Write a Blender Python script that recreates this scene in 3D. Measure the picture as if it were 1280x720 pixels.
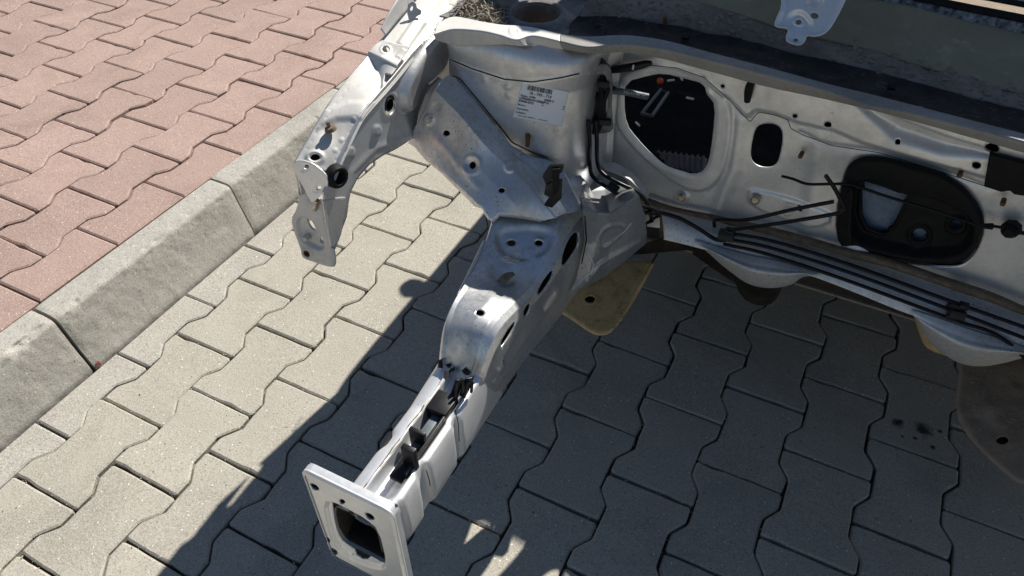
import bpy, bmesh, math, random
import numpy as np
from mathutils import Vector, Matrix

# ------------------------------------------------------------------ clean
for o in list(bpy.data.objects):
    bpy.data.objects.remove(o, do_unlink=True)
sc = bpy.context.scene
COL = sc.collection
random.seed(7)
rng = np.random.default_rng(11)

# ------------------------------------------------------------------ camera
F_PX = 920.0                      # focal length in pixels of a 1280 wide picture
RX, RZ = 0.8050, 0.467
CAM = np.array([1.078, -0.449, 1.195])
cam_d = bpy.data.cameras.new('camera')
cam = bpy.data.objects.new('camera', cam_d)
COL.objects.link(cam)
cam.location = CAM
cam.rotation_euler = (RX, 0, RZ)
cam_d.sensor_width = 36.0
cam_d.lens = 36.0 * F_PX / 1280.0
cam_d.clip_start = 0.02
cam_d.clip_end = 3000
sc.camera = cam

# ------------------------------------------------------------------ light
TX, TY = 0.17, 0.92                # direction to the sun = (TX, TY, 1)
sun_dir = Vector((TX, TY, 1)).normalized()
SUN_EL = math.asin(sun_dir.z)
SUN_AZ = math.atan2(sun_dir.x, sun_dir.y)
world = bpy.data.worlds.new('World')
sc.world = world
world.use_nodes = True
wn = world.node_tree.nodes
wl = world.node_tree.links
bg = wn['Background']
sky = wn.new('ShaderNodeTexSky')
sky.sky_type = 'NISHITA'
sky.sun_disc = False
sky.sun_elevation = SUN_EL
sky.sun_rotation = SUN_AZ
sky.altitude = 200
sky.dust_density = 0.4
sky.ozone_density = 2.2
wl.new(sky.outputs[0], bg.inputs[0])
bg.inputs[1].default_value = 0.05
sd_ = bpy.data.lights.new('sun', 'SUN')
sd_.energy = 4.8
sd_.angle = math.radians(0.53)
sd_.color = (1.0, 0.955, 0.88)
sun = bpy.data.objects.new('sun', sd_)
COL.objects.link(sun)
sun.rotation_euler = sun_dir.to_track_quat('Z', 'Y').to_euler()
sun.location = (2, 8, 8)
sc.view_settings.view_transform = 'Standard'
sc.view_settings.look = 'None'
sc.view_settings.gamma = 1
sc.view_settings.use_curve_mapping = False
sc.view_settings.exposure = 0.48
sc.render.engine = 'CYCLES'

# ------------------------------------------------------------------ survey helpers
# the photograph was surveyed from the paving grid; each feature is put at its own distance on a real plane of the car
_c, _s = math.cos, math.sin
_X = np.array([[1, 0, 0], [0, _c(RX), -_s(RX)], [0, _s(RX), _c(RX)]])
_Z = np.array([[_c(RZ), -_s(RZ), 0], [_s(RZ), _c(RZ), 0], [0, 0, 1]])
MR = _Z @ _X


def ray(px, py):
    return MR @ np.array([(px - 640) / F_PX, -(py - 360) / F_PX, -1.0])


def onx(px, py, x):
    d = ray(px, py); return CAM + d * (x - CAM[0]) / d[0]


def ony(px, py, y):
    d = ray(px, py); return CAM + d * (y - CAM[1]) / d[1]


def onz(px, py, z):
    d = ray(px, py); return CAM + d * (z - CAM[2]) / d[2]


def proj(P):
    d = (P - CAM) @ MR
    return np.stack([640 + F_PX * d[..., 0] / -d[..., 2], 360 - F_PX * d[..., 1] / -d[..., 2]], -1)


AX = {'x': onx, 'y': ony, 'z': onz}


def pt(t):
    """('x'|'y'|'z', px, py, value) or a plain 3D point"""
    if isinstance(t[0], str):
        return AX[t[0]](t[1], t[2], t[3])
    return np.array(t, float)


class Plane:
    def __init__(s, a, b, c):
        s.o = pt(a)
        n = np.cross(pt(b) - s.o, pt(c) - s.o)
        s.n = n / np.linalg.norm(n)
        if s.n @ (CAM - s.o) < 0:
            s.n = -s.n

    def hit(s, px, py, off=0.0):
        d = ray(px, py)
        return CAM + d * (((s.o + s.n * off - CAM) @ s.n) / (d @ s.n))


def ell(cx, cy, rx, ry=None, a=0, n=20):
    ry = rx if ry is None else ry
    t = np.linspace(0, 2 * np.pi, n, endpoint=False)
    x, y = rx * np.cos(t), ry * np.sin(t)
    a = math.radians(a)
    return np.stack([cx + x * math.cos(a) - y * math.sin(a), cy + x * math.sin(a) + y * math.cos(a)], 1)


def chaikin(p, it=2, closed=True):
    p = np.array(p, float)
    for _ in range(it):
        q = np.roll(p, -1, 0)
        a, b = p * .75 + q * .25, p * .25 + q * .75
        if not closed:
            a, b = a[:-1], b[:-1]
        r = np.empty((len(a) * 2, p.shape[1])); r[0::2] = a; r[1::2] = b
        if not closed:
            r = np.vstack([p[:1], r, p[-1:]])
        p = r
    return p


def seg_dist(Q, A, B):
    ab = B - A
    L = (ab ** 2).sum() + 1e-12
    t = np.clip(((Q - A) @ ab) / L, 0, 1)
    return np.sqrt(((Q - A - t[..., None] * ab) ** 2).sum(-1))


def sdf(Q, poly, pad=18.0):
    """signed distance in pixels (clamped to +pad away from the shape)"""
    poly = np.asarray(poly, float)
    sh = Q.shape[:-1]
    q = Q.reshape(-1, 2)
    lo, hi = poly.min(0) - pad, poly.max(0) + pad
    sel = np.nonzero(((q > lo) & (q < hi)).all(1))[0]
    out = np.full(len(q), pad)
    if len(sel):
        w = q[sel]
        d = np.full(len(w), 1e9); ins = np.zeros(len(w), bool)
        n = len(poly)
        for i in range(n):
            a, b = poly[i], poly[(i + 1) % n]
            d = np.minimum(d, seg_dist(w, a, b))
            if a[1] != b[1]:
                ins ^= ((a[1] > w[:, 1]) != (b[1] > w[:, 1])) & (w[:, 0] < (b[0] - a[0]) * (w[:, 1] - a[1]) / (b[1] - a[1]) + a[0])
        out[sel] = np.where(ins, -d, d)
    return out.reshape(sh)


def line_dist(Q, pts):
    pts = np.asarray(pts, float)
    d = np.full(Q.shape[:-1], 1e9)
    for a, b in zip(pts[:-1], pts[1:]):
        d = np.minimum(d, seg_dist(Q, a, b))
    return d


def crom(P, t):
    """Catmull-Rom along axis 0 of P at parameters t in [0,n-1]; t indexes a new leading axis"""
    n = len(P)
    i = np.clip(np.floor(t).astype(int), 0, n - 2)
    f = (t - i)
    g = lambda k: P[np.clip(k, 0, n - 1)]
    p0, p1, p2, p3 = g(i - 1), g(i), g(i + 1), g(i + 2)
    p0 = np.where((i == 0).reshape(-1, *[1] * (P.ndim - 1)), 2 * p1 - p2, p0)
    p3 = np.where((i == n - 2).reshape(-1, *[1] * (P.ndim - 1)), 2 * p2 - p1, p3)
    f = f.reshape(-1, *[1] * (P.ndim - 1))
    return .5 * ((2 * p1) + (-p0 + p2) * f + (2 * p0 - 5 * p1 + 4 * p2 - p3) * f * f + (-p0 + 3 * p1 - 3 * p2 + p3) * f ** 3)


def lerp_(P, t):
    n = len(P)
    i = np.clip(np.floor(t).astype(int), 0, n - 2)
    f = (t - i).reshape(-1, *[1] * (P.ndim - 1))
    return P[i] * (1 - f) + P[i + 1] * f


def fine_grid(ctrl, nu, nv, lu=False, lv=False):
    C = np.array([[pt(t) for t in r] for r in ctrl])
    a = (lerp_ if lu else crom)(C, np.linspace(0, C.shape[0] - 1, nu))
    a = np.swapaxes(a, 0, 1)
    b = (lerp_ if lv else crom)(a, np.linspace(0, C.shape[1] - 1, nv))
    return np.swapaxes(b, 0, 1)                                    # nu x nv x 3


def bil(G, u, v):
    nu, nv = G.shape[:2]
    i = np.clip(np.floor(u).astype(int), 0, nu - 2); j = np.clip(np.floor(v).astype(int), 0, nv - 2)
    f = (u - i)[..., None]; g = (v - j)[..., None]
    return (G[i, j] * (1 - f) + G[i + 1, j] * f) * (1 - g) + (G[i, j + 1] * (1 - f) + G[i + 1, j + 1] * f) * g


def vnoise(Q, scale, seed=0):
    """smooth value noise of points Q (...,3) in [-1,1]"""
    q = Q * scale
    i = np.floor(q).astype(np.int64); f = q - i; f = f * f * (3 - 2 * f)
    out = 0

    def h(a):
        x = (a[..., 0] * 374761393 + a[..., 1] * 668265263 + a[..., 2] * 2147483647 + seed * 974711) & 0xffffffff
        x = ((x ^ (x >> 13)) * 1274126177) & 0xffffffff
        x = x ^ (x >> 16)
        return (x & 0xffff) / 32767.5 - 1
    for dx in (0, 1):
        for dy in (0, 1):
            for dz in (0, 1):
                w = (f[..., 0] if dx else 1 - f[..., 0]) * (f[..., 1] if dy else 1 - f[..., 1]) * (f[..., 2] if dz else 1 - f[..., 2])
                out = out + w * h(i + np.array([dx, dy, dz]))
    return out


# ------------------------------------------------------------------ objects
def link(o, parent=None):
    COL.objects.link(o)
    if parent is not None:
        o.parent = parent
    return o


def mesh_obj(name, verts, faces, mat, parent=None, smooth=True, angle=None):
    me = bpy.data.meshes.new(name)
    me.from_pydata([tuple(map(float, v)) for v in verts], [], [tuple(map(int, f)) for f in faces])
    me.update()
    if smooth:
        me.polygons.foreach_set('use_smooth', [True] * len(me.polygons))
        if angle:
            me.set_sharp_from_angle(angle=math.radians(angle))
    if mat:
        me.materials.append(mat)
    return link(bpy.data.objects.new(name, me), parent)


def bm_obj(name, bm, mat, parent=None, smooth=False, angle=35):
    me = bpy.data.meshes.new(name)
    bmesh.ops.recalc_face_normals(bm, faces=bm.faces)
    bm.to_mesh(me); bm.free()
    if smooth:
        me.polygons.foreach_set('use_smooth', [True] * len(me.polygons))
        me.set_sharp_from_angle(angle=math.radians(angle))
    if mat:
        me.materials.append(mat)
    return link(bpy.data.objects.new(name, me), parent)


def empty(name, loc=(0, 0, 0)):
    o = bpy.data.objects.new(name, None)
    o.empty_display_size = .1
    o.location = loc
    return link(o)


def tag(o, label=None, cat=None, group=None, kind=None):
    if label: o['label'] = label
    if cat: o['category'] = cat
    if group: o['group'] = group
    if kind: o['kind'] = kind
    return o


def patch(name, parent, mat, ctrl, nu, nv, outline=None, holes=(), emboss=(), thick=.0016, lu=False, lv=False,
          grid=None, rough=0.0, off=0.0, rim=0.0, both=False):
    """stamped sheet-metal panel: control net -> fine surface, trimmed and pierced along outlines, pressed in relief"""
    G = fine_grid(ctrl, nu, nv, lu, lv) if grid is None else grid
    nu, nv = G.shape[:2]
    U, V = np.meshgrid(np.arange(nu, dtype=float), np.arange(nv, dtype=float), indexing='ij')
    hs = [np.asarray(h, float) for h in holes]

    def SD(Q):
        s = np.full(Q.shape[:-1], -1e6)
        if outline is not None:
            s = np.maximum(s, sdf(Q, outline))
        for h in hs:
            s = np.maximum(s, -sdf(Q, h))
        return s
    keep = None
    if outline is not None or hs:
        s0 = SD(proj(G))
        gx = proj(G)
        cell = max(np.abs(np.diff(gx, axis=0)).max(), np.abs(np.diff(gx, axis=1)).max()) * 1.5
        near = np.nonzero((np.abs(s0) < cell).ravel())[0]
        uf, vf = U.ravel().copy(), V.ravel().copy()
        mf = np.zeros(nu * nv, bool)
        u, v = uf[near], vf[near]
        for it in range(4):
            s = SD(proj(bil(G, u, v)))
            e = .15
            un, vn = np.clip(u + e, 0, nu - 1), np.clip(v + e, 0, nv - 1)
            um, vm = np.clip(u - e, 0, nu - 1), np.clip(v - e, 0, nv - 1)
            gu = (SD(proj(bil(G, un, v))) - SD(proj(bil(G, um, v)))) / np.maximum(un - um, 1e-6)
            gv = (SD(proj(bil(G, u, vn))) - SD(proj(bil(G, u, vm)))) / np.maximum(vn - vm, 1e-6)
            g2 = gu * gu + gv * gv + 1e-9
            du, dv = -s * gu / g2, -s * gv / g2
            if it == 0:
                m = np.sqrt(du * du + dv * dv) < .72
            du = np.where(m, du, 0); dv = np.where(m, dv, 0)
            L = np.sqrt(du * du + dv * dv)
            k = np.minimum(1, .8 / np.maximum(L, 1e-9))
            u = np.clip(u + du * k, 0, nu - 1); v = np.clip(v + dv * k, 0, nv - 1)
        uf[near] = u; vf[near] = v; mf[near] = m
        u, v, m = uf.reshape(nu, nv), vf.reshape(nu, nv), mf.reshape(nu, nv)
        P = bil(G, u, v)
        keep = (SD(proj(P)) < .35) | m
    else:
        P = G
    # normals towards the camera
    du = np.gradient(P, axis=0); dv = np.gradient(P, axis=1)
    N = np.cross(du, dv); N /= np.linalg.norm(N, axis=-1, keepdims=True) + 1e-12
    flip = ((CAM - P) * N).sum(-1)
    sgn = 1 if np.median(flip) > 0 else -1
    N *= sgn
    Q = proj(P)
    H = np.full(P.shape[:2], off)
    for e in emboss:
        kind = e[0]
        if kind == 'in':                  # ('in', poly, height, soft)
            s = sdf(Q, e[1]); t = np.clip((e[3] - s) / (2 * e[3]), 0, 1)
            H += e[2] * t * t * (3 - 2 * t)
        elif kind == 'line':              # ('line', pts, height, width)
            H += e[2] * np.exp(-(line_dist(Q, e[1]) / e[3]) ** 2)
        elif kind == 'ring':              # ('ring', poly, height, width)
            H += e[2] * np.exp(-(sdf(Q, e[1]) / e[3]) ** 2)
        elif kind == 'dome':              # ('dome', cx, cy, r, height)
            r = np.sqrt((Q[..., 0] - e[1]) ** 2 + (Q[..., 1] - e[2]) ** 2) / e[3]
            H += e[4] * np.exp(-r ** 4)
    if outline is not None and rim:
        s = sdf(Q, outline)
        t = np.clip((s + 5) / 5, 0, 1)
        H -= rim * t * t
    if rough:
        H += rough * (vnoise(P, 22, 3) + .5 * vnoise(P, 55, 5))
    P = P + N * H[..., None]
    idx = np.arange(nu * nv).reshape(nu, nv)
    a, b, c, d = idx[:-1, :-1], idx[1:, :-1], idx[1:, 1:], idx[:-1, 1:]
    quads = np.stack([a, b, c, d] if sgn > 0 else [a, d, c, b], -1).reshape(-1, 4)
    if keep is not None:
        kf = keep.ravel()
        quads = quads[kf[quads].all(1)]
        uv = np.stack([u.ravel(), v.ravel()], 1)
        o_ = 1 if sgn > 0 else -1

        def area(f):
            p = uv[f]
            return o_ * ((p[:, 1, 0] - p[:, 0, 0]) * (p[:, 2, 1] - p[:, 0, 1]) - (p[:, 1, 1] - p[:, 0, 1]) * (p[:, 2, 0] - p[:, 0, 0]))
        T1, T2, T3, T4 = quads[:, [0, 1, 2]], quads[:, [0, 2, 3]], quads[:, [0, 1, 3]], quads[:, [1, 2, 3]]
        A = np.stack([area(t) for t in (T1, T2, T3, T4)], 1)
        good = A.min(1) > .05
        pick = np.minimum(A[:, 0], A[:, 1]) >= np.minimum(A[:, 2], A[:, 3])
        bad = ~good
        ta = np.where(pick[:, None], T1, T3)[bad]; tb = np.where(pick[:, None], T2, T4)[bad]
        tri = np.concatenate([ta, tb])
        tri = tri[area(tri) > .02] if len(tri) else tri
        faces_ = quads[good].tolist() + tri.tolist()
        used = np.unique(np.concatenate([quads[good].ravel(), tri.ravel()]).astype(int))
    else:
        faces_ = quads.tolist(); used = np.unique(quads)
    remap = np.full(nu * nv, -1); remap[used] = np.arange(len(used))
    rm = remap.tolist()
    o = mesh_obj(name, P.reshape(-1, 3)[used], [[rm[i] for i in f] for f in faces_], mat, parent)
    if thick:
        md = o.modifiers.new('thickness', 'SOLIDIFY')
        md.thickness = thick; md.offset = -1; md.use_rim = True
        md.use_even_offset = False
    return o


def tube(name, pts, r, mat, parent=None, res=8, sub=6, closed=False, caps=True):
    P = np.array([pt(p) for p in pts], float)
    if len(P) > 2 and sub > 1:
        P = crom(P, np.linspace(0, len(P) - 1, (len(P) - 1) * sub + 1))
    n = len(P)
    rr = np.full(n, r) if np.isscalar(r) else np.interp(np.linspace(0, 1, n), np.linspace(0, 1, len(r)), r)
    T = np.gradient(P, axis=0); T /= np.linalg.norm(T, axis=1, keepdims=True) + 1e-12
    up = np.array([0, 0, 1.0]) if abs(T[0, 2]) < .9 else np.array([1.0, 0, 0])
    verts, faces = [], []
    A = np.cross(T[0], up); A /= np.linalg.norm(A)
    for i in range(n):
        A = A - (A @ T[i]) * T[i]; A /= np.linalg.norm(A)
        B = np.cross(T[i], A)
        for k in range(res):
            t = 2 * math.pi * k / res
            verts.append(P[i] + rr[i] * (A * math.cos(t) + B * math.sin(t)))
    for i in range(n - 1):
        for k in range(res):
            k2 = (k + 1) % res
            faces.append((i * res + k, i * res + k2, (i + 1) * res + k2, (i + 1) * res + k))
    if caps:
        faces.append(tuple(range(res))[::-1]); faces.append(tuple((n - 1) * res + k for k in range(res)))
    return mesh_obj(name, verts, faces, mat, parent, True, 50)


def basis(n, up=(0, 0, 1)):
    n = np.array(n, float); n /= np.linalg.norm(n)
    up = np.array(up, float)
    if abs(n @ up) > .95: up = np.array([0, 1.0, 0])
    a = np.cross(up, n); a /= np.linalg.norm(a)
    return a, np.cross(n, a), n


def lathe(name, prof, c, n, mat, parent=None, res=24, up=(0, 0, 1), angle=35):
    """prof: (radius, height along n)"""
    a, b, n = basis(n, up); c = np.array(c, float)
    V, Fc = [], []
    m = len(prof)
    for k in range(res):
        t = 2 * math.pi * k / res
        for r, h in prof:
            V.append(c + n * h + r * (a * math.cos(t) + b * math.sin(t)))
    for k in range(res):
        k2 = (k + 1) % res
        for j in range(m - 1):
            Fc.append((k * m + j, k2 * m + j, k2 * m + j + 1, k * m + j + 1))
    me = mesh_obj(name, V, Fc, mat, parent, True, angle)
    bm = bmesh.new(); bm.from_mesh(me.data)
    bmesh.ops.remove_doubles(bm, verts=bm.verts, dist=1e-6)
    bmesh.ops.recalc_face_normals(bm, faces=bm.faces)
    bm.to_mesh(me.data); bm.free()
    return me


def box(name, c, size, mat, parent=None, axes=None, bev=.0015, seg=2):
    """box centred at c, along axes (3 unit vectors)"""
    ax = np.eye(3) if axes is None else np.array(axes)
    bm = bmesh.new()
    bmesh.ops.create_cube(bm, size=1)
    for v in bm.verts:
        v.co = Vector(v.co.x * size[0] * ax[0] + v.co.y * size[1] * ax[1] + v.co.z * size[2] * ax[2]) + Vector(c)
    if bev:
        bmesh.ops.bevel(bm, geom=list(bm.edges), offset=min(bev, min(size) * .45), segments=seg, affect='EDGES', profile=.5)
    return bm_obj(name, bm, mat, parent, True, 40)


def prism(name, pts, depth, n, mat, parent=None, bev=.001, back=True):
    """polygon of 3D points pushed back along -n by depth"""
    P = [np.array(pt(p), float) for p in pts]
    n = np.array(n, float); n /= np.linalg.norm(n)
    bm = bmesh.new()
    f = [bm.verts.new(Vector(p)) for p in P]; b = [bm.verts.new(Vector(p - n * depth)) for p in P]
    bm.faces.new(f); bm.faces.new(b[::-1])
    for i in range(len(P)):
        j = (i + 1) % len(P)
        bm.faces.new((f[j], f[i], b[i], b[j]))
    bmesh.ops.recalc_face_normals(bm, faces=bm.faces)
    if bev:
        bmesh.ops.bevel(bm, geom=list(bm.edges), offset=bev, segments=2, affect='EDGES', profile=.5, clamp_overlap=True)
    return bm_obj(name, bm, mat, parent, True, 40)


# ------------------------------------------------------------------ materials
def new_mat(name):
    m = bpy.data.materials.new(name); m.use_nodes = True
    nt = m.node_tree
    return m, nt, nt.nodes['Principled BSDF']


def N_(nt, t, **kw):
    n = nt.nodes.new(t)
    for k, v in kw.items():
        if k in n.inputs.keys() if isinstance(k, str) else False:
            n.inputs[k].default_value = v
        else:
            setattr(n, k, v)
    return n


def noise(nt, vec, scale, detail=4, rough=.55, dist=0):
    n = nt.nodes.new('ShaderNodeTexNoise')
    n.inputs['Scale'].default_value = scale; n.inputs['Detail'].default_value = detail
    n.inputs['Roughness'].default_value = rough; n.inputs['Distortion'].default_value = dist
    if vec is not None: nt.links.new(vec, n.inputs['Vector'])
    return n.outputs['Fac']


def ramp(nt, fac, stops):
    r = nt.nodes.new('ShaderNodeValToRGB')
    el = r.color_ramp.elements
    while len(el) < len(stops): el.new(.5)
    for e, (p, c) in zip(el, stops):
        e.position = p
        e.color = (c, c, c, 1) if np.isscalar(c) else (*c, 1)
    nt.links.new(fac, r.inputs[0])
    return r.outputs[0]


def mix(nt, fac, a, b, mode='MIX'):
    m = nt.nodes.new('ShaderNodeMix'); m.data_type = 'RGBA'; m.blend_type = mode
    for s, v in ((0, fac), (6, a), (7, b)):
        if hasattr(v, 'is_linked') or isinstance(v, bpy.types.NodeSocket): nt.links.new(v, m.inputs[s])
        elif s == 0: m.inputs[s].default_value = v
        else: m.inputs[s].default_value = (*v, 1)
    return m.outputs[2]


def math_(nt, op, a, b=None):
    m = nt.nodes.new('ShaderNodeMath'); m.operation = op
    for s, v in ((0, a), (1, b)):
        if v is None: continue
        if isinstance(v, bpy.types.NodeSocket): nt.links.new(v, m.inputs[s])
        else: m.inputs[s].default_value = v
    return m.outputs[0]


def bump(nt, h, strength, dist, bsdf, prev=None):
    b = nt.nodes.new('ShaderNodeBump'); b.inputs['Strength'].default_value = strength; b.inputs['Distance'].default_value = dist
    nt.links.new(h, b.inputs['Height'])
    if prev is not None: nt.links.new(prev, b.inputs['Normal'])
    nt.links.new(b.outputs[0], bsdf.inputs['Normal'])
    return b.outputs[0]


def pos(nt):
    return nt.nodes.new('ShaderNodeNewGeometry').outputs['Position']


def paint(name, base=(.72, .73, .74), metal=.86, rough=.34, dirt=.45, dirt_col=(.23, .19, .14), spots=.5, streak=False):
    m, nt, b = new_mat(name)
    p = pos(nt)
    big = noise(nt, p, 9, 6, .62)
    fine = noise(nt, p, 120, 4, .65)
    film = ramp(nt, mix_val(nt, big, fine, .35), [(.42, 0), (.72, 1)])
    fl = math_(nt, 'MULTIPLY', film, dirt)
    c = mix(nt, fl, base, dirt_col)
    sp = ramp(nt, noise(nt, p, 330, 2, .5), [(.665 - .03 * spots, 0), (.70, 1)])
    area = ramp(nt, noise(nt, p, 17, 3, .6), [(.42, 0), (.62, 1)])
    spm = math_(nt, 'MULTIPLY', math_(nt, 'MULTIPLY', sp, area), spots)
    c = mix(nt, spm, c, (.03, .027, .025))
    nt.links.new(c, b.inputs['Base Color'])
    mt = math_(nt, 'SUBTRACT', metal, math_(nt, 'MULTIPLY', math_(nt, 'ADD', fl, spm), metal * .95))
    nt.links.new(math_(nt, 'MAXIMUM', mt, 0.0), b.inputs['Metallic'])
    rg = math_(nt, 'ADD', rough, math_(nt, 'MULTIPLY', film, .22))
    nt.links.new(rg, b.inputs['Roughness'])
    b.inputs['Coat Weight'].default_value = .25
    b.inputs['Coat Roughness'].default_value = .25
    bn = bump(nt, noise(nt, p, 22, 2, .5), .05, .004, b)
    bump(nt, fine, .10, .0008, b, bn)
    return m


def mix_val(nt, a, b, f):
    return math_(nt, 'ADD', math_(nt, 'MULTIPLY', a, 1 - f), math_(nt, 'MULTIPLY', b, f))


def plain(name, col, rough=.5, metal=0, var=.25, scale=40, bmp=.15, spec=.5):
    m, nt, b = new_mat(name)
    p = pos(nt)
    n = noise(nt, p, scale, 5, .6)
    c = mix(nt, ramp(nt, n, [(.35, 0), (.68, 1)]), [x * (1 - var) for x in col], [min(1, x * (1 + var)) for x in col])
    nt.links.new(c, b.inputs['Base Color'])
    b.inputs['Roughness'].default_value = rough
    b.inputs['Metallic'].default_value = metal
    b.inputs['Specular IOR Level'].default_value = spec
    if bmp: bump(nt, noise(nt, p, scale * 5, 4, .6), bmp, .002, b)
    return m


def grime(name, a, b_, c_, scale=14, rough=.75, metal=0.0, spec=.4):
    m, nt, b = new_mat(name)
    p = pos(nt)
    n1 = noise(nt, p, scale, 8, .68, .6); n2 = noise(nt, p, scale * 6, 5, .6)
    c = mix(nt, ramp(nt, n1, [(.38, 0), (.62, 1)]), a, b_)
    c = mix(nt, ramp(nt, mix_val(nt, n2, n1, .4), [(.55, 0), (.68, 1)]), c, c_)
    nt.links.new(c, b.inputs['Base Color'])
    b.inputs['Roughness'].default_value = rough
    b.inputs['Metallic'].default_value = metal
    b.inputs['Specular IOR Level'].default_value = spec
    bump(nt, n2, .35, .004, b)
    return m


def concrete(name, a, b_, speck_l, speck_d, rnd=.25, stain=None):
    m, nt, b = new_mat(name)
    p = pos(nt)
    oi = nt.nodes.new('ShaderNodeObjectInfo').outputs['Random']
    n1 = noise(nt, p, 7, 6, .6)
    c = mix(nt, ramp(nt, n1, [(.3, 0), (.7, 1)]), a, b_)
    blot = ramp(nt, noise(nt, p, 3.1, 7, .7, .8), [(.50, 0), (.64, 1)])
    c = mix(nt, math_(nt, 'MULTIPLY', blot, .42), c, [x * .55 for x in a])
    dust = ramp(nt, noise(nt, p, 16, 5, .7), [(.56, 0), (.70, 1)])
    c = mix(nt, math_(nt, 'MULTIPLY', dust, .35), c, [x * 1.22 for x in b_])
    c = mix(nt, math_(nt, 'MULTIPLY', oi, rnd), c, [x * .72 for x in a])
    g1 = noise(nt, p, 420, 3, .7)
    c = mix(nt, math_(nt, 'MULTIPLY', ramp(nt, g1, [(.48, 0), (.66, 1)]), .75), c, speck_l)
    g2 = noise(nt, p, 300, 3, .7, .3)
    c = mix(nt, math_(nt, 'MULTIPLY', ramp(nt, g2, [(.52, 0), (.68, 1)]), .8), c, speck_d)
    # pale mineral flecks
    vo = nt.nodes.new('ShaderNodeTexVoronoi'); vo.inputs['Scale'].default_value = 75
    nt.links.new(p, vo.inputs['Vector'])
    fl = ramp(nt, vo.outputs['Distance'], [(.07, 1), (.12, 0)])
    sel = ramp(nt, noise(nt, p, 60, 2, .5), [(.44, 0), (.52, 1)])
    c = mix(nt, math_(nt, 'MULTIPLY', math_(nt, 'MULTIPLY', fl, sel), .95), c, [min(.85, x * 1.3 + .2) for x in speck_l])
    vp = nt.nodes.new('ShaderNodeTexVoronoi'); vp.inputs['Scale'].default_value = 48
    nt.links.new(p, vp.inputs['Vector'])
    pit = ramp(nt, vp.outputs['Distance'], [(.05, 1), (.10, 0)])
    c = mix(nt, math_(nt, 'MULTIPLY', math_(nt, 'MULTIPLY', pit, ramp(nt, noise(nt, p, 23, 3, .6), [(.48, 0), (.56, 1)])), .9), c, [x * .25 for x in speck_d])
    for (sx, sy, r) in (stain or ()):
        vm = nt.nodes.new('ShaderNodeVectorMath'); vm.operation = 'DISTANCE'
        nt.links.new(p, vm.inputs[0]); vm.inputs[1].default_value = (sx, sy, 0)
        d = math_(nt, 'ADD', vm.outputs['Value'], math_(nt, 'MULTIPLY', math_(nt, 'SUBTRACT', noise(nt, p, 70, 4, .7), .5), r * 2.2))
        c = mix(nt, ramp(nt, math_(nt, 'DIVIDE', d, r), [(.30, .92), (1.15, 0)]), c, (.016, .012, .009))
    nt.links.new(c, b.inputs['Base Color'])
    b.inputs['Roughness'].default_value = .9
    b.inputs['Specular IOR Level'].default_value = .25
    bn = bump(nt, g1, .5, .0012, b)
    bump(nt, noise(nt, p, 90, 5, .65), .35, .003, b, bn)
    return m


M = {}
M['paint'] = paint('silver_paint')
M['paint_dirty'] = paint('silver_paint_soiled', dirt=.75, spots=1.0)
M['paint_clean'] = paint('silver_paint_clean', dirt=.25, spots=.35, base=(.82, .83, .84), metal=.65, rough=.38)
M['cream'] = paint('firewall_paint', base=(.80, .80, .785), metal=.62, rough=.38, dirt=.34, dirt_col=(.26, .215, .16), spots=.5)
M['dusty'] = paint('dusty_paint', base=(.66, .645, .61), metal=.25, rough=.52, dirt=.5, dirt_col=(.34, .31, .26), spots=.5)
M['plenum'] = grime('plenum_grime', (.035, .035, .045), (.10, .095, .10), (.16, .15, .15), 10, .6)
M['scuttle'] = grime('scuttle_grime', (.26, .225, .145), (.32, .28, .185), (.46, .38, .26), 7, .6, 0, .25)
M['interior'] = grime('insulation_felt', (.004, .0045, .006), (.007, .008, .011), (.02, .022, .027), 70, .85, 0, .04)
M['underdark'] = grime('underbody_shade_dark', (.02, .017, .014), (.035, .03, .025), (.07, .055, .04), 30, .85, 0, .1)  # near-black colour stands in for shade in cavities and under the body
M['black'] = plain('black_plastic', (.010, .010, .012), .42, 0, .3, 60, .05, .35)
M['rubber'] = plain('black_rubber', (.010, .0095, .0095), .62, 0, .3, 60, .15, .2)
M['pipe'] = plain('brake_pipe_coating', (.007, .007, .009), .32, 0, .2, 40, 0, .25)
M['greyplastic'] = plain('grey_plastic', (.10, .12, .14), .5)
M['ventgrey'] = plain('vent_plastic', (.045, .05, .058), .6)
M['bolt'] = plain('zinc_bolt', (.55, .50, .40), .4, .8, .35, 200)
M['rust'] = grime('rust', (.10, .045, .018), (.22, .10, .035), (.05, .028, .015), 60, .85)
M['tan'] = grime('waxed_underbody', (.60, .45, .23), (.46, .32, .14), (.14, .085, .04), 26, .42)
M['mud'] = grime('muddy_underbody', (.32, .26, .195), (.23, .18, .135), (.44, .38, .31), 28, .9)
M['sealer'] = grime('seam_sealer', (.10, .065, .04), (.20, .15, .10), (.035, .022, .014), 60, .6)
M['paper'] = plain('label_paper', (.80, .82, .84), .6, 0, .03, 30, .02)
M['ink'] = plain('label_ink', (.02, .02, .025), .6, 0, 0, 30, 0)
M['straw'] = plain('dry_straw', (.30, .265, .21), .9, 0, .4, 90, .1)
M['leaf'] = plain('dry_leaf', (.25, .17, .10), .85, 0, .35, 90, .2)
M['red'] = plain('red_scrap', (.22, .035, .022), .6, 0, .2, 90, .1)
M['orange'] = plain('orange_plastic', (.55, .08, .015), .45, 0, .2, 90, 0)
M['white'] = plain('white_plastic', (.75, .75, .74), .5, 0, .05, 90, 0)
spot1 = onz(1154, 537, 0); spot2 = onz(1122, 528, 0)
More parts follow.
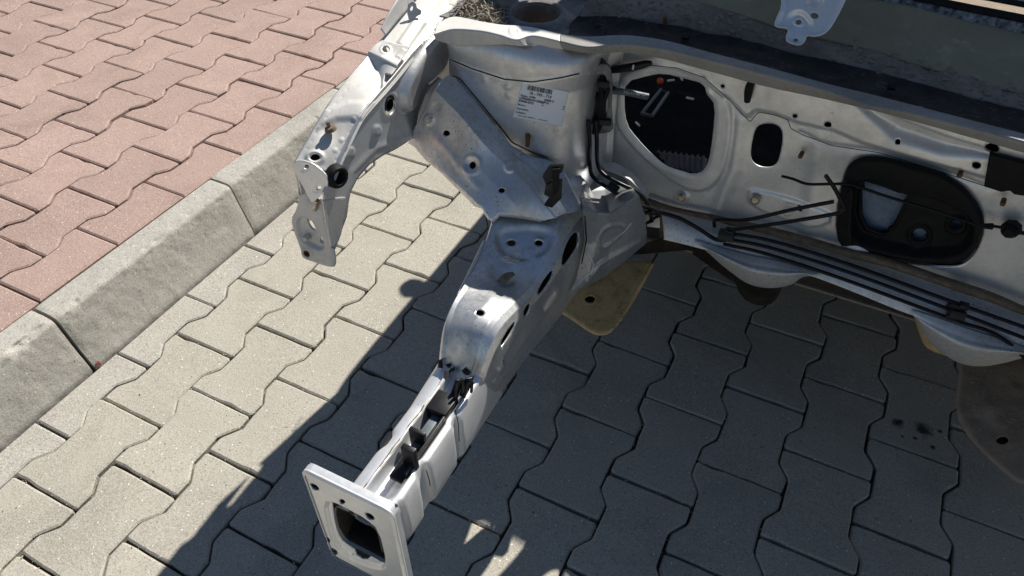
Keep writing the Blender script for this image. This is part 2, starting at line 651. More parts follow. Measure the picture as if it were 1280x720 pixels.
M['grey_paver'] = concrete('grey_concrete_paver', (.36, .335, .28), (.43, .40, .335), (.56, .53, .46), (.19, .17, .14), .22,
                           stain=((spot1[0], spot1[1], .021), (spot2[0], spot2[1], .014), (spot1[0] + .02, spot1[1] - .035, .006), (spot1[0] - .012, spot1[1] - .028, .005), (spot1[0] + .03, spot1[1] + .01, .005), (spot2[0] + .012, spot2[1] - .03, .004)))
M['cut_paver'] = concrete('weathered_paver', (.35, .33, .285), (.41, .39, .345), (.60, .58, .53), (.14, .13, .11), .2)
M['red_paver'] = concrete('red_concrete_paver', (.36, .245, .205), (.415, .295, .25), (.55, .46, .41), (.21, .14, .115), .4)
M['kerb'] = concrete('kerb_concrete', (.39, .37, .325), (.43, .41, .365), (.54, .52, .47), (.16, .145, .115), .2)
M['joint'] = concrete('joint_sand', (.07, .06, .045), (.045, .038, .03), (.16, .14, .11), (.02, .017, .014), 0)
M['soil'] = concrete('far_ground', (.22, .20, .17), (.28, .25, .21), (.33, .30, .26), (.12, .11, .09), 0)


# ================================================================== SETTING
KH = .135                                     # kerb height
PG, LG = .1402, .2                            # grey paver pitch across / along
PR, LR = .148, .2                             # red paver pitch
gm = mesh_obj('ground', [(-900, -900, -.10), (900, -900, -.10), (900, 900, -.10), (-900, 900, -.10)], [(0, 1, 2, 3)], M['soil'], smooth=False)
tag(gm, kind='structure')


def paver_outline(P, L, jog, gap):
    hw, hn = P / 2 + jog - gap, P / 2 - jog - gap
    e = L / 2 - gap
    a, b = L / 2 - .034, L / 2 - .066
    r = .004
    right = [(hw - r, -e), (hw, -e + r), (hw, -a - .002), (hw - .002, -a + .003), (hn + .002, -b - .003), (hn, -b + .003),
             (hn, b - .003), (hn + .002, b + .003), (hw - .002, a - .003), (hw, a + .002), (hw, e - r), (hw - r, e)]
    left = [(-x, y) for x, y in right[::-1]]
    return right + left


def paver_mesh(name, outline, mat, ch=.0034, dep=.0026, h=.06, seed=None):
    if seed is not None:
        r_ = np.random.default_rng(seed)
        o = np.array(outline)
        o2 = []
        for i in range(len(o)):
            a, b = o[i], o[(i + 1) % len(o)]
            m = max(1, int(np.linalg.norm(b - a) / .022))
            for k in range(m): o2.append(a + (b - a) * k / m)
        outline = np.array(o2) * (1 - r_.uniform(0, .006)) + r_.normal(0, .00035, (len(o2), 2))
        for _ in range(r_.integers(1, 4)):
            k = r_.integers(len(outline)); outline[k] *= 1 - r_.uniform(.01, .035)
    o = np.array(outline); n = len(o)
    # inset for the chamfer
    ins = []
    for i in range(n):
        a, b, c = o[i - 1], o[i], o[(i + 1) % n]
        t1 = (b - a) / np.linalg.norm(b - a); t2 = (c - b) / np.linalg.norm(c - b)
        nn = np.array([-(t1 + t2)[1], (t1 + t2)[0]]); nn /= np.linalg.norm(nn)
        ins.append(b + nn * ch / max(.5, nn @ np.array([-t1[1], t1[0]])))
    ins = np.array(ins)
    V = [(*p, 0) for p in ins] + [(*p, -dep) for p in o] + [(*p, -h) for p in o]
    Fc = [tuple(range(n))]
    for i in range(n):
        j = (i + 1) % n
        Fc.append((i, n + i, n + j, j)); Fc.append((n + i, 2 * n + i, 2 * n + j, n + j))
    me = bpy.data.meshes.new(name); me.from_pydata(V, [], Fc); me.update()
    me.materials.append(mat)
    return me


def clip_poly(poly, xmin):
    out = []
    for i in range(len(poly)):
        a, b = poly[i], poly[(i + 1) % len(poly)]
        if a[0] >= xmin: out.append(a)
        if (a[0] >= xmin) != (b[0] >= xmin):
            t = (xmin - a[0]) / (b[0] - a[0]); out.append((xmin, a[1] + t * (b[1] - a[1])))
    return out


def joined(name, me, places, mat, parent):
    base = np.array([v.co[:] for v in me.vertices]); fs = [tuple(p.vertices) for p in me.polygons]
    V, Fc = [], []
    for (x, y, z) in places:
        k = len(V)
        V += [tuple(q) for q in base + np.array([x, y, z])]
        Fc += [tuple(i + k for i in f) for f in fs]
    o = mesh_obj(name, V, Fc, mat, parent, smooth=False)
    o['kind'] = 'stuff'
    return o


# parking bay of grey double-T pavers
pave = mesh_obj('parking_pavement', [(-.15, -1.2, -.0135), (4.2, -1.2, -.0135), (4.2, 4.2, -.0135), (-.15, 4.2, -.0135)], [(0, 1, 2, 3)], M['joint'], smooth=False)
tag(pave, kind='structure')
gme = paver_mesh('paver', paver_outline(PG, LG, .0112, .0020), M['grey_paver'])
gvar = [paver_mesh('paver', paver_outline(PG, LG, .0112, .0018), M['grey_paver'], seed=i) for i in range(9)]
cut = clip_poly(paver_outline(PG, LG, .0112, .0020), -.15 + PG)
cme = paver_mesh('paver', cut, M['cut_paver'])
stuff = []
for c in range(-1, 30):
    for k in range(-6, 21):
        x, y = c * PG, (k + .5 if c % 2 == 0 else k) * LG
        z = random.uniform(-.0016, .0014)
        q = proj(np.array([x, y, 0.0])) if (y > -.42 or x > 1.2) else np.array([-999, -999])
        d = (np.array([x, y, 0]) - CAM) @ MR
        vis = d[2] < -.2 and -170 < q[0] < 1450 and -60 < q[1] < 900
        if not vis:
            stuff.append((c, x, y, z)); continue
        o = bpy.data.objects.new('paver', cme if c == -1 else random.choice(gvar))
        o.location = (x + random.gauss(0, .0006), y + random.gauss(0, .0007), z)
        o.rotation_euler = (random.gauss(0, .007), random.gauss(0, .007), random.gauss(0, .006))
        link(o, pave)
joined('paver_field', gme, [(x, y, z) for c, x, y, z in stuff if c >= 0], M['grey_paver'], pave)
joined('cut_paver_row', cme, [(x, y, z) for c, x, y, z in stuff if c < 0], M['cut_paver'], pave)

# red pavement behind the kerb
walk = mesh_obj('red_pavement', [(-4.5, -1.5, KH - .0145), (-.25, -1.5, KH - .0145), (-.25, 5.5, KH - .0145), (-4.5, 5.5, KH - .0145)], [(0, 1, 2, 3)], M['joint'], smooth=False)
tag(walk, kind='structure')
rme = paver_mesh('paver', paver_outline(PR, LR, .0112, .0022), M['red_paver'], ch=.005)
rvar = [paver_mesh('paver', paver_outline(PR, LR, .0112, .0020), M['red_paver'], ch=.0042, seed=40 + i) for i in range(9)]
stuff = []
for c in range(-24, 2):
    for k in range(-10, 26):
        x = -.606 + c * PR
        y = .466 + (k + .5 if c % 2 == 0 else k) * LR
        if x > -.33: continue
        z = KH + random.uniform(-.0022, .0018)
        d = (np.array([x, y, KH]) - CAM) @ MR
        q = proj(np.array([x, y, KH]))
        vis = d[2] < -.2 and -90 < q[0] < 720 and -50 < q[1] < 560
        if not vis:
            stuff.append((x, y, z)); continue
        o = bpy.data.objects.new('paver', random.choice(rvar))
        o.location = (x, y, z)
        o.rotation_euler = (random.gauss(0, .008), random.gauss(0, .008), random.gauss(0, .006))
        link(o, walk)
# half stones closing the row against the kerb
hx = -.606 + 2 * PR
mir = [(-x, y) for x, y in paver_outline(PR, LR, .0112, .0022)][::-1]
rhalf = [(-x, y) for x, y in clip_poly(mir, hx + .262)][::-1]
rhm = paver_mesh('paver', rhalf, M['red_paver'], ch=.004)
for k in range(-6, 16):
    o = bpy.data.objects.new('paver', rhm)
    o.location = (hx, .466 + (k + .5) * LR, KH + random.uniform(-.002, .001))
    link(o, walk)
joined('paver_field', rme, stuff, M['red_paver'], walk)

# kerb stones, half a metre each
kerb = mesh_obj('kerb', [(-.255, -3, -.05), (-.16, -3, -.05), (-.16, 6, -.05), (-.255, 6, -.05)], [(0, 1, 2, 3)], M['joint'], smooth=False)
tag(kerb, kind='structure')
prof = np.array([(-.258, -.08), (-.258, KH - .004), (-.255, KH), (-.240, KH + .0005), (-.222, KH), (-.203, KH - .0005), (-.1955, KH - .0025), (-.1915, KH - .007),
                 (-.189, KH - .016), (-.183, .095), (-.176, .065), (-.168, .035), (-.158, 0.002), (-.155, -.08)])
s_ = np.r_[0, np.cumsum(np.linalg.norm(np.diff(prof, axis=0), axis=1))]
t_ = np.unique(np.r_[np.linspace(0, s_[-1], 70), np.linspace(s_[2], s_[9], 34)])
pf = np.stack([np.interp(t_, s_, prof[:, 0]), np.interp(t_, s_, prof[:, 1])], 1)
for k in range(-5, 11):
    y0, y1 = .046 + k * .503 - .503, .046 + k * .503
    near = -1 <= k <= 4
    ny = 150 if near else 6
    ys = np.linspace(y0 + .0035, y1 - .0035, ny)
    G = np.zeros((len(pf), ny, 3))
    G[..., 0] = pf[:, None, 0]; G[..., 2] = pf[:, None, 1]; G[..., 1] = ys[None]
    edge = np.minimum(ys - ys[0], ys[-1] - ys)
    ew = np.exp(-(edge / .006) ** 2)
    lip = np.exp(-((pf[:, 0] + .197) / .010) ** 2 - ((pf[:, 1] - KH) / .016) ** 2)
    chip = np.clip(vnoise(G, 26, 1) * .7 + vnoise(G, 60, 2) * .5 - .18, 0, 1) * lip[:, None]
    deep = np.clip(vnoise(G * np.array([1, 1, 1]), 9, 9) - .30, 0, 1) * lip[:, None]
    G[..., 0] -= .014 * chip + .024 * deep + .0016 * ew[None] * (pf[:, None, 0] > -.25)
    G[..., 2] -= .012 * chip + .018 * deep + .0016 * ew[None] * (pf[:, None, 1] > KH - .01)
    fuzz = (vnoise(G, 130, 4) * .5 + vnoise(G, 45, 5)) * .0008
    G[..., 0] += fuzz; G[..., 2] += fuzz
    G[..., 0] += .002 * math.sin(k * 2.3)
    idx = np.arange(len(pf) * ny).reshape(len(pf), ny)
    quads = np.stack([idx[:-1, :-1], idx[1:, :-1], idx[1:, 1:], idx[:-1, 1:]], -1).reshape(-1, 4).tolist()
    quads += [tuple(idx[:, 0]), tuple(idx[::-1, -1])]
    o = mesh_obj('kerb_stone', G.reshape(-1, 3), quads, M['kerb'], kerb, True, 50)

# loose grains in the joints
V, Fc = [], []
for i in range(2600):
    if rng.random() < .75:
        c = rng.integers(-1, 12); k = rng.integers(-2, 9)
        y = (k if c % 2 == 0 else k + .5) * LG + rng.normal(0, .002)
        x = c * PG + rng.uniform(-.08, .08)
        if rng.random() < .5:
            x = c * PG + PG / 2 + rng.choice([-.011, .011]); y = rng.uniform(-.4, 1.4)
    else:
        x = rng.uniform(-.1, 1.6); y = rng.uniform(-.4, 1.2)
    r = abs(rng.normal(.0006, .0005)) + .0004
    k0 = len(V)
    z = r * .4 - (.002 if i % 3 else 0)
    R3 = rng.normal(size=(6, 3)) * .25
    for j, d in enumerate([(1, 0, 0), (-1, 0, 0), (0, 1, 0), (0, -1, 0), (0, 0, .7), (0, 0, -.7)]):
        V.append(np.array([x, y, z]) + r * (np.array(d) + R3[j]))
    for f in [(0, 2, 4), (2, 1, 4), (1, 3, 4), (3, 0, 4), (2, 0, 5), (1, 2, 5), (3, 1, 5), (0, 3, 5)]:
        Fc.append(tuple(k0 + i_ for i_ in f))
grit = mesh_obj('loose_grit', V, Fc, plain('pale_grit', (.42, .39, .34), .9, 0, .3, 300, 0), smooth=False)
tag(grit, 'pale sand grains scattered along the paver joints', 'grit', kind='stuff')

# small red scrap lying at the foot of the kerb joint
p0 = onz(123, 455, .004)
sc_ = patch('red_scrap', None, M['red'], [[p0 + np.array([-.007, -.003, .001]), p0 + np.array([-.006, .004, .003])],
                                         [p0 + np.array([0, -.004, .003]), p0 + np.array([0, .004, .005])],
                                         [p0 + np.array([.007, -.002, .0]), p0 + np.array([.007, .003, .003])]], 8, 6, thick=.0006)
tag(sc_, 'small red scrap at the foot of the kerb joint', 'scrap')

# ================================================================== CAR
car = empty('car_body_shell', (1.16, .6, 0))
tag(car, 'stripped silver car body shell with bare engine bay, front rail and firewall', 'car body')
bpy.context.view_layer.update()
CINV = Matrix.Translation((-1.16, -.6, 0))
_link = link


def link(o, parent=None):                         # parts are modelled in place, so cancel the root's offset
    COL.objects.link(o)
    if parent is not None:
        o.parent = parent
        if parent is car:
            o.matrix_parent_inverse = CINV
    return o


P_, PD, PC = M['paint'], M['paint_dirty'], M['paint_clean']

def welds(pts, n, h=-.00035, r=1.9):
    P = np.array(pts, float); L = np.r_[0, np.cumsum(np.linalg.norm(np.diff(P, axis=0), axis=1))]
    return [('dome', np.interp(t, L, P[:, 0]), np.interp(t, L, P[:, 1]), r, h) for t in np.linspace(0, L[-1], n)]


def deproj(o, px, py, lift=.0006):
    """point of a finished panel under a surveyed sight line"""
    d = ray(px, py)
    ok, loc, nor, i = o.ray_cast(Vector(CAM), Vector(d / np.linalg.norm(d)))
    if not ok: return None
    loc = np.array(loc); return loc + (CAM - loc) / np.linalg.norm(CAM - loc) * lift


def seam(o, pts, r=.0008, mat=None, name='panel_seam', step=6):
    """dark open joint running over a panel"""
    P = np.array(pts, float); L = np.r_[0, np.cumsum(np.linalg.norm(np.diff(P, axis=0), axis=1))]
    q = [deproj(o, np.interp(t, L, P[:, 0]), np.interp(t, L, P[:, 1]), r * .3) for t in np.arange(0, L[-1], step)]
    q = [x for x in q if x is not None]
    if len(q) > 2: return tube(name, q, r, mat or M['gap'], o, 6, 2)


M['gap'] = plain('open_joint', (.012, .011, .011), .8, 0, .3, 90, 0, .1)

# ---- end plate of the front rail -------------------------------------------------
YP = -.142
def rrect(x0, x1, z0, z1, r, y, n=6):
    pts = []
    for cx, cz, a0 in ((x1 - r, z1 - r, 0), (x0 + r, z1 - r, 90), (x0 + r, z0 + r, 180), (x1 - r, z0 + r, 270)):
        for i in range(n + 1):
            t = math.radians(a0 + 90 * i / n); pts.append((cx + r * math.cos(t), y, cz + r * math.sin(t)))
    return np.array(pts)


PX0, PX1, PZ0, PZ1 = .6500, .7765, .243, .4585
win = np.array([(412.5, 632), (415, 631.5), (421, 634), (430, 639), (436, 640), (440, 644), (455, 652), (468, 661), (472, 667), (480, 703), (478, 707), (473, 706), (466, 700), (461, 699), (457, 703), (451, 702), (443, 697), (440, 690), (424, 678), (421, 673), (414, 645)])
win2 = chaikin([(405, 629), (418, 629), (440, 641), (456, 650), (472, 663), (483, 706), (474, 712), (440, 700), (418, 682), (411, 660)], 1)
end_plate = patch('end_plate', car, PC, [[(PX0 - .003, YP, PZ1 + .003), (PX1 + .003, YP, PZ1 + .003)], [(PX0 - .003, YP, PZ0 - .003), (PX1 + .003, YP, PZ0 - .003)]], 150, 105,
                  outline=proj(rrect(PX0, PX1, PZ0, PZ1, .013, YP)), holes=[win, ell(393, 609, 6.5, 3.4, 35), ell(462, 646, 6.8, 3.6, 32), ell(417, 689.5, 5.6, 3.4, 35), ell(427.5, 627.5, 3.6, 3.4),
                                         ell(409, 675, 4, 3, 40), ell(484, 724, 5.5, 3.5, 32)],
                  emboss=[('in', win2, -.004, 2.0)], thick=.0035, lu=True, lv=True)
# folded-back edge of the plate
ol = rrect(PX0, PX1, PZ0, PZ1, .013, YP, 10); oi = rrect(PX0 + .0045, PX1 - .0045, PZ0 + .0045, PZ1 - .0045, .0095, YP, 10)
rings = []
for t in np.linspace(0, math.pi / 2, 6):
    rings.append(oi * (1 - math.sin(t)) + ol * math.sin(t) + np.array([0, -.0012 + .0055 * (1 - math.cos(t)), 0]))
rings.append(ol + np.array([0, .012, 0])); rings.append(oi * .5 + ol * .5 + np.array([0, .012, 0])); rings.append(oi * .5 + ol * .5 + np.array([0, .004, 0]))
n_ = len(ol); V = np.concatenate(rings); Fc = []
for i in range(len(rings) - 1):
    for j in range(n_):
        j2 = (j + 1) % n_; Fc.append((i * n_ + j, i * n_ + j2, (i + 1) * n_ + j2, (i + 1) * n_ + j))
mesh_obj('folded_edge', V, Fc, PC, end_plate, True, 60)
M['raw'] = paint('rail_interior_shade', base=(.04, .036, .032), metal=.1, rough=.6, dirt=.8, dirt_col=(.03, .024, .018), spots=1.0)  # near-black base holds both dark coating and inner shade
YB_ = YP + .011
patch('plate_shade_backing', end_plate, M['raw'], [[(PX0 + .002, YB_, PZ1 - .003), (PX1 - .002, YB_, PZ1 - .003)], [(PX0 + .002, YB_, PZ0 + .003), (PX1 - .002, YB_, PZ0 + .003)]], 60, 45, lu=True, lv=True, holes=[win], thick=.002)  # dark sheet added so the bolt holes read as shaded

wl_ = chaikin([(406, 627), (420, 627), (456, 646), (471, 661), (483, 704), (474, 710), (440, 700), (418, 681), (412, 660)], 2)
A_ = np.array([ony(q[0], q[1], YP + .003) for q in wl_]); nA = len(A_)
cA = A_.mean(0)
sh = lambda k, dy, dz: np.stack([cA[0] + .004 + (A_[:, 0] - cA[0]) * k, A_[:, 1] + dy, np.minimum(A_[:, 2] * k + cA[2] * (1 - k) + dz, .384)], 1)
A_ = A_ + np.array([0, .009, 0])
A_ = A_ - np.array([0, .006, 0])
lim = lambda r: np.stack([np.clip(r[:, 0], .681, .750), r[:, 1], np.clip(r[:, 2], .309, .385)], 1)
rings = [A_, lim(sh(1.0, .002, 0)), lim(sh(1.0, .03, 0)), lim(sh(1.0, .27, 0)), lim(sh(.02, .27, 0))]
Fc = [(i * nA + j, i * nA + (j + 1) % nA, (i + 1) * nA + (j + 1) % nA, (i + 1) * nA + j) for i in range(4) for j in range(nA)]
mesh_obj('rail_shade_sleeve', np.concatenate(rings), Fc, M['underdark'], end_plate)  # near-black liner added so the window looks shaded inside
tube('crash_tab', [ony(441, 692, YP + .004), ony(449, 690, YP + .012), ony(460, 698, YP + .016), ony(470, 706, YP + .006)], .0022, M['dusty'], end_plate, 6, 4)

# ---- front rail -------------------------------------------------------------------
rail_prof = [(.748, .303), (.756, .312), (.758, .340), (.757, .385), (.753, .400), (.745, .403), (.739, .393), (.728, .388), (.714, .390), (.712, .414),
             (.708, .414), (.706, .400), (.698, .400), (.688, .397), (.681, .386), (.676, .362), (.674, .330), (.678, .308), (.684, .302)]
ys = np.linspace(-.139, .155, 110)
G = []
for y in ys:
    row = []
    for (x, z) in rail_prof:
        right = max(0, (x - .735) / .02); left = max(0, (.70 - x) / .02)
        d = .0065 * math.exp(-((y + .052) / .011) ** 4) + .005 * math.exp(-((y - .030) / .008) ** 4) + .003 * math.exp(-((y + .105) / .006) ** 4)
        xx = x - d * right * (z > .31) + .006 * math.exp(-((y + .03) / .014) ** 4) * left
        zz = z
        if z > .405: zz = z - .004 * (math.sin(y * 90) * .3 + .3) + max(0, y - .06) * .12
        elif z > .36: zz = z + max(0, y - .03) * .16
        row.append((xx, y, zz))
    row.append(row[0])
    G.append(row)
G = np.array(G)
front_rail = patch('front_rail', car, PC, None, 0, 0, grid=G, thick=0, rough=.0003)
for q in ([(569, 512), (573, 530), (574, 553)], [(533, 588), (537, 602), (538, 612)]):
    seam(front_rail, q, .0006, step=5)
bv = front_rail.modifiers.new('fold_radius', 'BEVEL'); bv.width = .0022; bv.segments = 2; bv.limit_method = 'ANGLE'; bv.angle_limit = math.radians(28)
mesh_obj('rail_sun_cap', G[-1][:19], [tuple(range(19))], M['rubber'], front_rail, False)  # black cap added to keep sun from shining through the rail
front_rail.data.set_sharp_from_angle(angle=math.radians(55))
# weld flange bead, a chewed strip of sealer on the lip
Lp = [(.710 + .0006 * math.sin(i * 1.7), -.136 + i * .0125, .4115 - .002 * (i % 3 == 0) + max(0, -.136 + i * .0125 - .06) * .12) for i in range(20)]
tube('weld_seam', Lp, .0021, M['dusty'], front_rail, 6, 2)
tube('seam_sealer', [(x - .001, y, z + .0012) for x, y, z in Lp[1:14]], .0012, M['sealer'], front_rail, 5, 1)

# black plastic cable carrier lying in the rail
crg = empty('cable_carrier', (0, 0, 0)); COL.objects.unlink(crg)
base_z = .394
hold = box('cable_holder', (.730, -.010, base_z + .004), (.018, .135, .007), M['black'], car, bev=.001)
box('prong', onz(513, 574, base_z + .02), (.019, .008, .050), M['black'], hold, bev=.0012)
box('prong', onz(523, 549, base_z + .016), (.023, .006, .038), M['black'], hold, bev=.0012)
box('side_wall', (.7405, -.01, base_z + .010), (.003, .12, .016), M['black'], hold, bev=.0008)
box('tray', onz(553, 508, base_z + .010), (.030, .034, .020), M['black'], hold, bev=.0012)
box('inner_strip', (.728, .0, base_z + .0085), (.012, .058, .003), M['greyplastic'], hold, bev=.0005)
for qx, qy in ((571, 485), (583, 483)):
    c = onz(qx, qy, base_z + .024)
    box('clip_arm', c, (.003, .010, .030), M['black'], hold, axes=basis((.2, .3, 1))[0:3], bev=.0008)
tube('clip_hook', [onz(568, 500, .41), onz(573, 480, .435), onz(578, 476, .435), onz(578, 492, .415)], .0022, M['black'], hold, 6, 4)
tube('clip_hook', [onz(580, 497, .41), onz(586, 478, .435), onz(590, 478, .435), onz(589, 490, .415)], .0022, M['black'], hold, 6, 4)
bpy.data.objects.remove(crg)

# ---- raised box over the rear of the rail ("rail_box") ------------------------------
st = [  # y,  xl,   zl,   zm,   xr,   zr,   zb
    (.088, .694, .400, .398, .748, .398, .325),
    (.100, .690, .412, .418, .752, .415, .322),
    (.115, .686, .438, .450, .756, .444, .320),
    (.133, .682, .458, .472, .759, .466, .318),
    (.160, .678, .468, .478, .761, .472, .316),
    (.195, .675, .470, .472, .762, .466, .314),
    (.230, .671, .468, .458, .763, .458, .312),
    (.265, .667, .476, .456, .765, .455, .310),
    (.300, .662, .490, .466, .768, .460, .308),
    (.330, .656, .504, .485, .770, .466, .306),
    (.360, .650, .515, .502, .772, .470, .306),
    (.410, .646, .525, .520, .774, .472, .308),
    (.470, .646, .530, .525, .776, .470, .310)]
ctrl = []
for (y, xl, zl, zm, xr, zr, zb) in st:
    w = xr - xl
    ctrl.append([(xl + .006, y, zb + .02), (xl - .004, y, (zl + zb) / 2 + .03), (xl - .004, y, zl - .012), (xl + .001, y, zl + .002), (xl + .008, y, zl + .001),
                 (xl + w * .28, y, (zl + zm) / 2), (xl + w * .55, y, zm), (xl + w * .80, y, zm * .5 + zr * .5 + .001), (xr - .010, y, zr), (xr - .002, y, zr - .006), (xr + .003, y, zr - .020),
                 (xr + .002, y, (zr + zb) / 2), (xr - .001, y, zb + .03), (xr - .004, y, zb + .008), (xr - .016, y, zb), (xl + .02, y, zb - .002), (xl + .004, y, zb + .012)])
h_oval = [chaikin([(722.6, 287), (724, 304), (714.5, 320), (702, 336), (703, 317), (712, 296)], 2), chaikin([(691, 334), (690, 347), (672, 372), (673, 359)], 2),
          chaikin([(663, 376), (661, 389), (655, 398), (654, 388)], 2), chaikin([(645, 398), (641, 413), (624, 439), (628, 422)], 2)]
rail_box = patch('rail_box', car, PD, ctrl, 170, 145, thick=.0018, lv=True,
                 holes=[ell(600, 391, 5.4, 3.8, 8), ell(640, 302.5, 5.2, 3.6), ell(673.5, 302.5, 5.2, 3.4)] + h_oval,
                 emboss=[('in', chaikin([(618, 292), (640, 284), (690, 286), (694, 300), (680, 318), (650, 326), (628, 318)], 2), -.005, 5),
                         ('ring', ell(640, 302.5, 7.5, 5.5), .0015, 2), ('ring', ell(673.5, 302.5, 7.5, 5.3), .0015, 2), ('dome', 664, 316, 8, .004),
                         ('dome', 625, 340, 12, -.003), ('line', [(618, 478), (645, 448), (672, 412), (704, 372)], -.003, 2.5), ('line', [(622, 466), (648, 434), (676, 398), (708, 350)], .0022, 2.2), ('in', [(628, 452), (650, 420), (656, 424), (634, 458)], -.004, 1.5), ('in', [(676, 384), (692, 360), (697, 364), (681, 390)], -.004, 1.5)] + welds([(606, 300), (622, 284), (690, 283), (704, 288)], 12), rough=.0003)
box('rail_shade_core', (.717, .30, .385), (.060, .30, .11), M['underdark'], rail_box, bev=0)  # dark box added inside, gives the holes their shade
# torn weld flange on its outer edge
tube('weld_flange', [('x', 606, 302, .662), ('x', 588, 340, .668), ('x', 573, 372, .674), ('x', 568, 398, .676), ('x', 566, 425, .677), ('x', 569, 452, .684)], .0035, M['dusty'], rail_box, 6, 6)
tube('weld_flange', [('x', 571, 368, .670), ('x', 565, 395, .673), ('x', 563, 422, .674), ('x', 566, 446, .680)], .0022, M['sealer'], rail_box, 6, 6)
# sooty clump where the box meets the rail
V, Fc = [], []
for i in range(46):
    c = onz(583 + rng.normal(0, 13), 457 + rng.normal(0, 6), .412 + rng.uniform(0, .006))
    r = rng.uniform(.002, .006)
    k0 = len(V)
    R3 = rng.normal(size=(6, 3)) * .35
    for j, d in enumerate([(1, 0, 0), (-1, 0, 0), (0, 1, 0), (0, -1, 0), (0, 0, 1), (0, 0, -1)]):
        V.append(c + r * (np.array(d) + R3[j]))
    for f in [(0, 2, 4), (2, 1, 4), (1, 3, 4), (3, 0, 4), (2, 0, 5), (1, 2, 5), (3, 1, 5), (0, 3, 5)]:
        Fc.append(tuple(k0 + i_ for i_ in f))
so = mesh_obj('burnt_sealer', V, Fc, plain('burnt_sealer', (.03, .024, .02), .6, 0, .5, 200, .3), rail_box, smooth=False)
so['kind'] = 'stuff'

# ---- strut tower --------------------------------------------------------------------
TC = np.array([.618, .555])
nth, nz = 150, 130
G = np.zeros((nth, nz, 3))
th = np.linspace(math.radians(-118), math.radians(112), nth); zz = np.linspace(.42, .726, nz)
for j, z in enumerate(zz):
    R = .121 + .010 * max(0, 1 - (z - .40) / .32) ** 1.5
    R += .004 * np.clip((z - .66) / .03, 0, 1) - .016 * np.clip((z - .695) / .03, 0, 1) ** 2
    # the wall is flatter in front, rounder at the corners
    rr = R / (np.abs(np.sin(th)) ** 3.6 + np.abs(np.cos(th)) ** 3.6) ** (1 / 3.6)
    G[:, j, 0] = TC[0] + rr * np.sin(th); G[:, j, 1] = TC[1] - rr * np.cos(th); G[:, j, 2] = z
low = [(556, 70), (563, 73), (590, 85), (630, 98), (665, 101), (700, 96), (730, 90), (760, 90), (760, 300), (540, 300)]
tower = patch('strut_tower', car, P_, None, 0, 0, grid=G, thick=.002, rough=.0003, outline=[(530, 20), (560, 36), (640, 50), (700, 55), (735, 62), (800, 66), (800, 340), (640, 284), (612, 262), (570, 222), (530, 180)],
              emboss=[('in', low, .0022, 1.3), ('dome', 637, 107, 5, .0015), ('dome', 606, 98, 4, .0012), ('dome', 637, 118, 4, .001), ('dome', 622, 155, 3, .001)])


seam(tower, [(562, 74), (590, 86), (630, 99), (665, 102.5), (700, 97.5), (729, 91)], .0009)
seam(tower, [(566, 95), (575, 98), (600, 128), (618, 150), (640, 178), (664, 190), (690, 199)], .0009)


def tower_hit(px, py, off=0.0):
    px, py = np.broadcast_arrays(np.asarray(px, float), np.asarray(py, float))
    d = np.stack([(px - 640) / F_PX, -(py - 360) / F_PX, -np.ones_like(px)], -1) @ MR.T

    def f(t):
        p = CAM + d * t[..., None]
        q = np.abs(p[..., :2] - TC)
        R = .121 + .010 * (1 - (np.clip(p[..., 2], .40, .72) - .40) / .32) ** 1.5
        return (q[..., 0] ** 3.6 + q[..., 1] ** 3.6) ** (1 / 3.6) - (R + .0022 + off)
    a = np.full(px.shape, .7); b = a.copy(); done = np.zeros(px.shape, bool)
    for t in np.arange(.7, 1.8, .01):
        tt = np.full(px.shape, t); neg = (f(tt) <= 0) & ~done
        b = np.where(neg, t, b); a = np.where(neg, t - .01, a); done |= neg
    for _ in range(25):
        m = (a + b) / 2; pos_ = f(m) > 0
        a = np.where(pos_, m, a); b = np.where(pos_, b, m)
    return CAM + d * a[..., None]


# paper label
LQ = np.array([(653, 103), (711, 114.5), (702.5, 158.5), (640.5, 146.5)])
_S, _T = np.meshgrid(np.linspace(0, 1, 40), np.linspace(0, 1, 30), indexing='ij')
_q = ((LQ[0] * (1 - _S[..., None]) + LQ[1] * _S[..., None]) * (1 - _T[..., None]) + (LQ[3] * (1 - _S[..., None]) + LQ[2] * _S[..., None]) * _T[..., None])
LG_ = tower_hit(_q[..., 0], _q[..., 1], .0012)


def lab(s, t, off=.0012):
    p = bil(LG_, np.array([min(max(s, 0), 1) * 39.0]), np.array([min(max(t, 0), 1) * 29.0]))[0]
    return p + (CAM - p) * (off - .0012)


label_p = patch('paper_label', tower, M['paper'], None, 0, 0, grid=LG_, thick=.0003)


def ink_quads(name, rects, mat=M['ink']):
    V, Fc = [], []
    for (s0, t0, s1, t1) in rects:
        k = len(V)
        V += [lab(s0, t0, .0018), lab(s1, t0, .0018), lab(s1, t1, .0018), lab(s0, t1, .0018)]
        Fc.append((k, k + 1, k + 2, k + 3))
    return mesh_obj(name, V, Fc, mat, label_p, smooth=False)


bars, s = [], .13
rb = random.Random(3)
while s < .655:
    w = rb.choice([.006, .010, .016]); bars.append((s, .045, s + w, .175)); s += w + rb.choice([.006, .009, .013])
ink_quads('barcode', bars)
ink_quads('ruled_box', [(.51, .42, .97, .432), (.51, .515, .97, .527), (.962, .42, .972, .527), (.51, .42, .518, .527)])


def text_on(name, txt, size, place, parent, mat, bold=0.0):
    cu = bpy.data.curves.new(name, 'FONT'); cu.body = txt; cu.size = size; cu.offset = bold; cu.resolution_u = 2
    o = bpy.data.objects.new(name, cu); COL.objects.link(o)
    bpy.context.view_layer.update()
    me = bpy.data.meshes.new_from_object(o.evaluated_get(bpy.context.evaluated_depsgraph_get()))
    bpy.data.objects.remove(o)
    V = [place(v.co.x, v.co.y) for v in me.vertices]
    Fc = [tuple(p.vertices) for p in me.polygons]
    return mesh_obj(name, V, Fc, mat, parent, smooth=False)


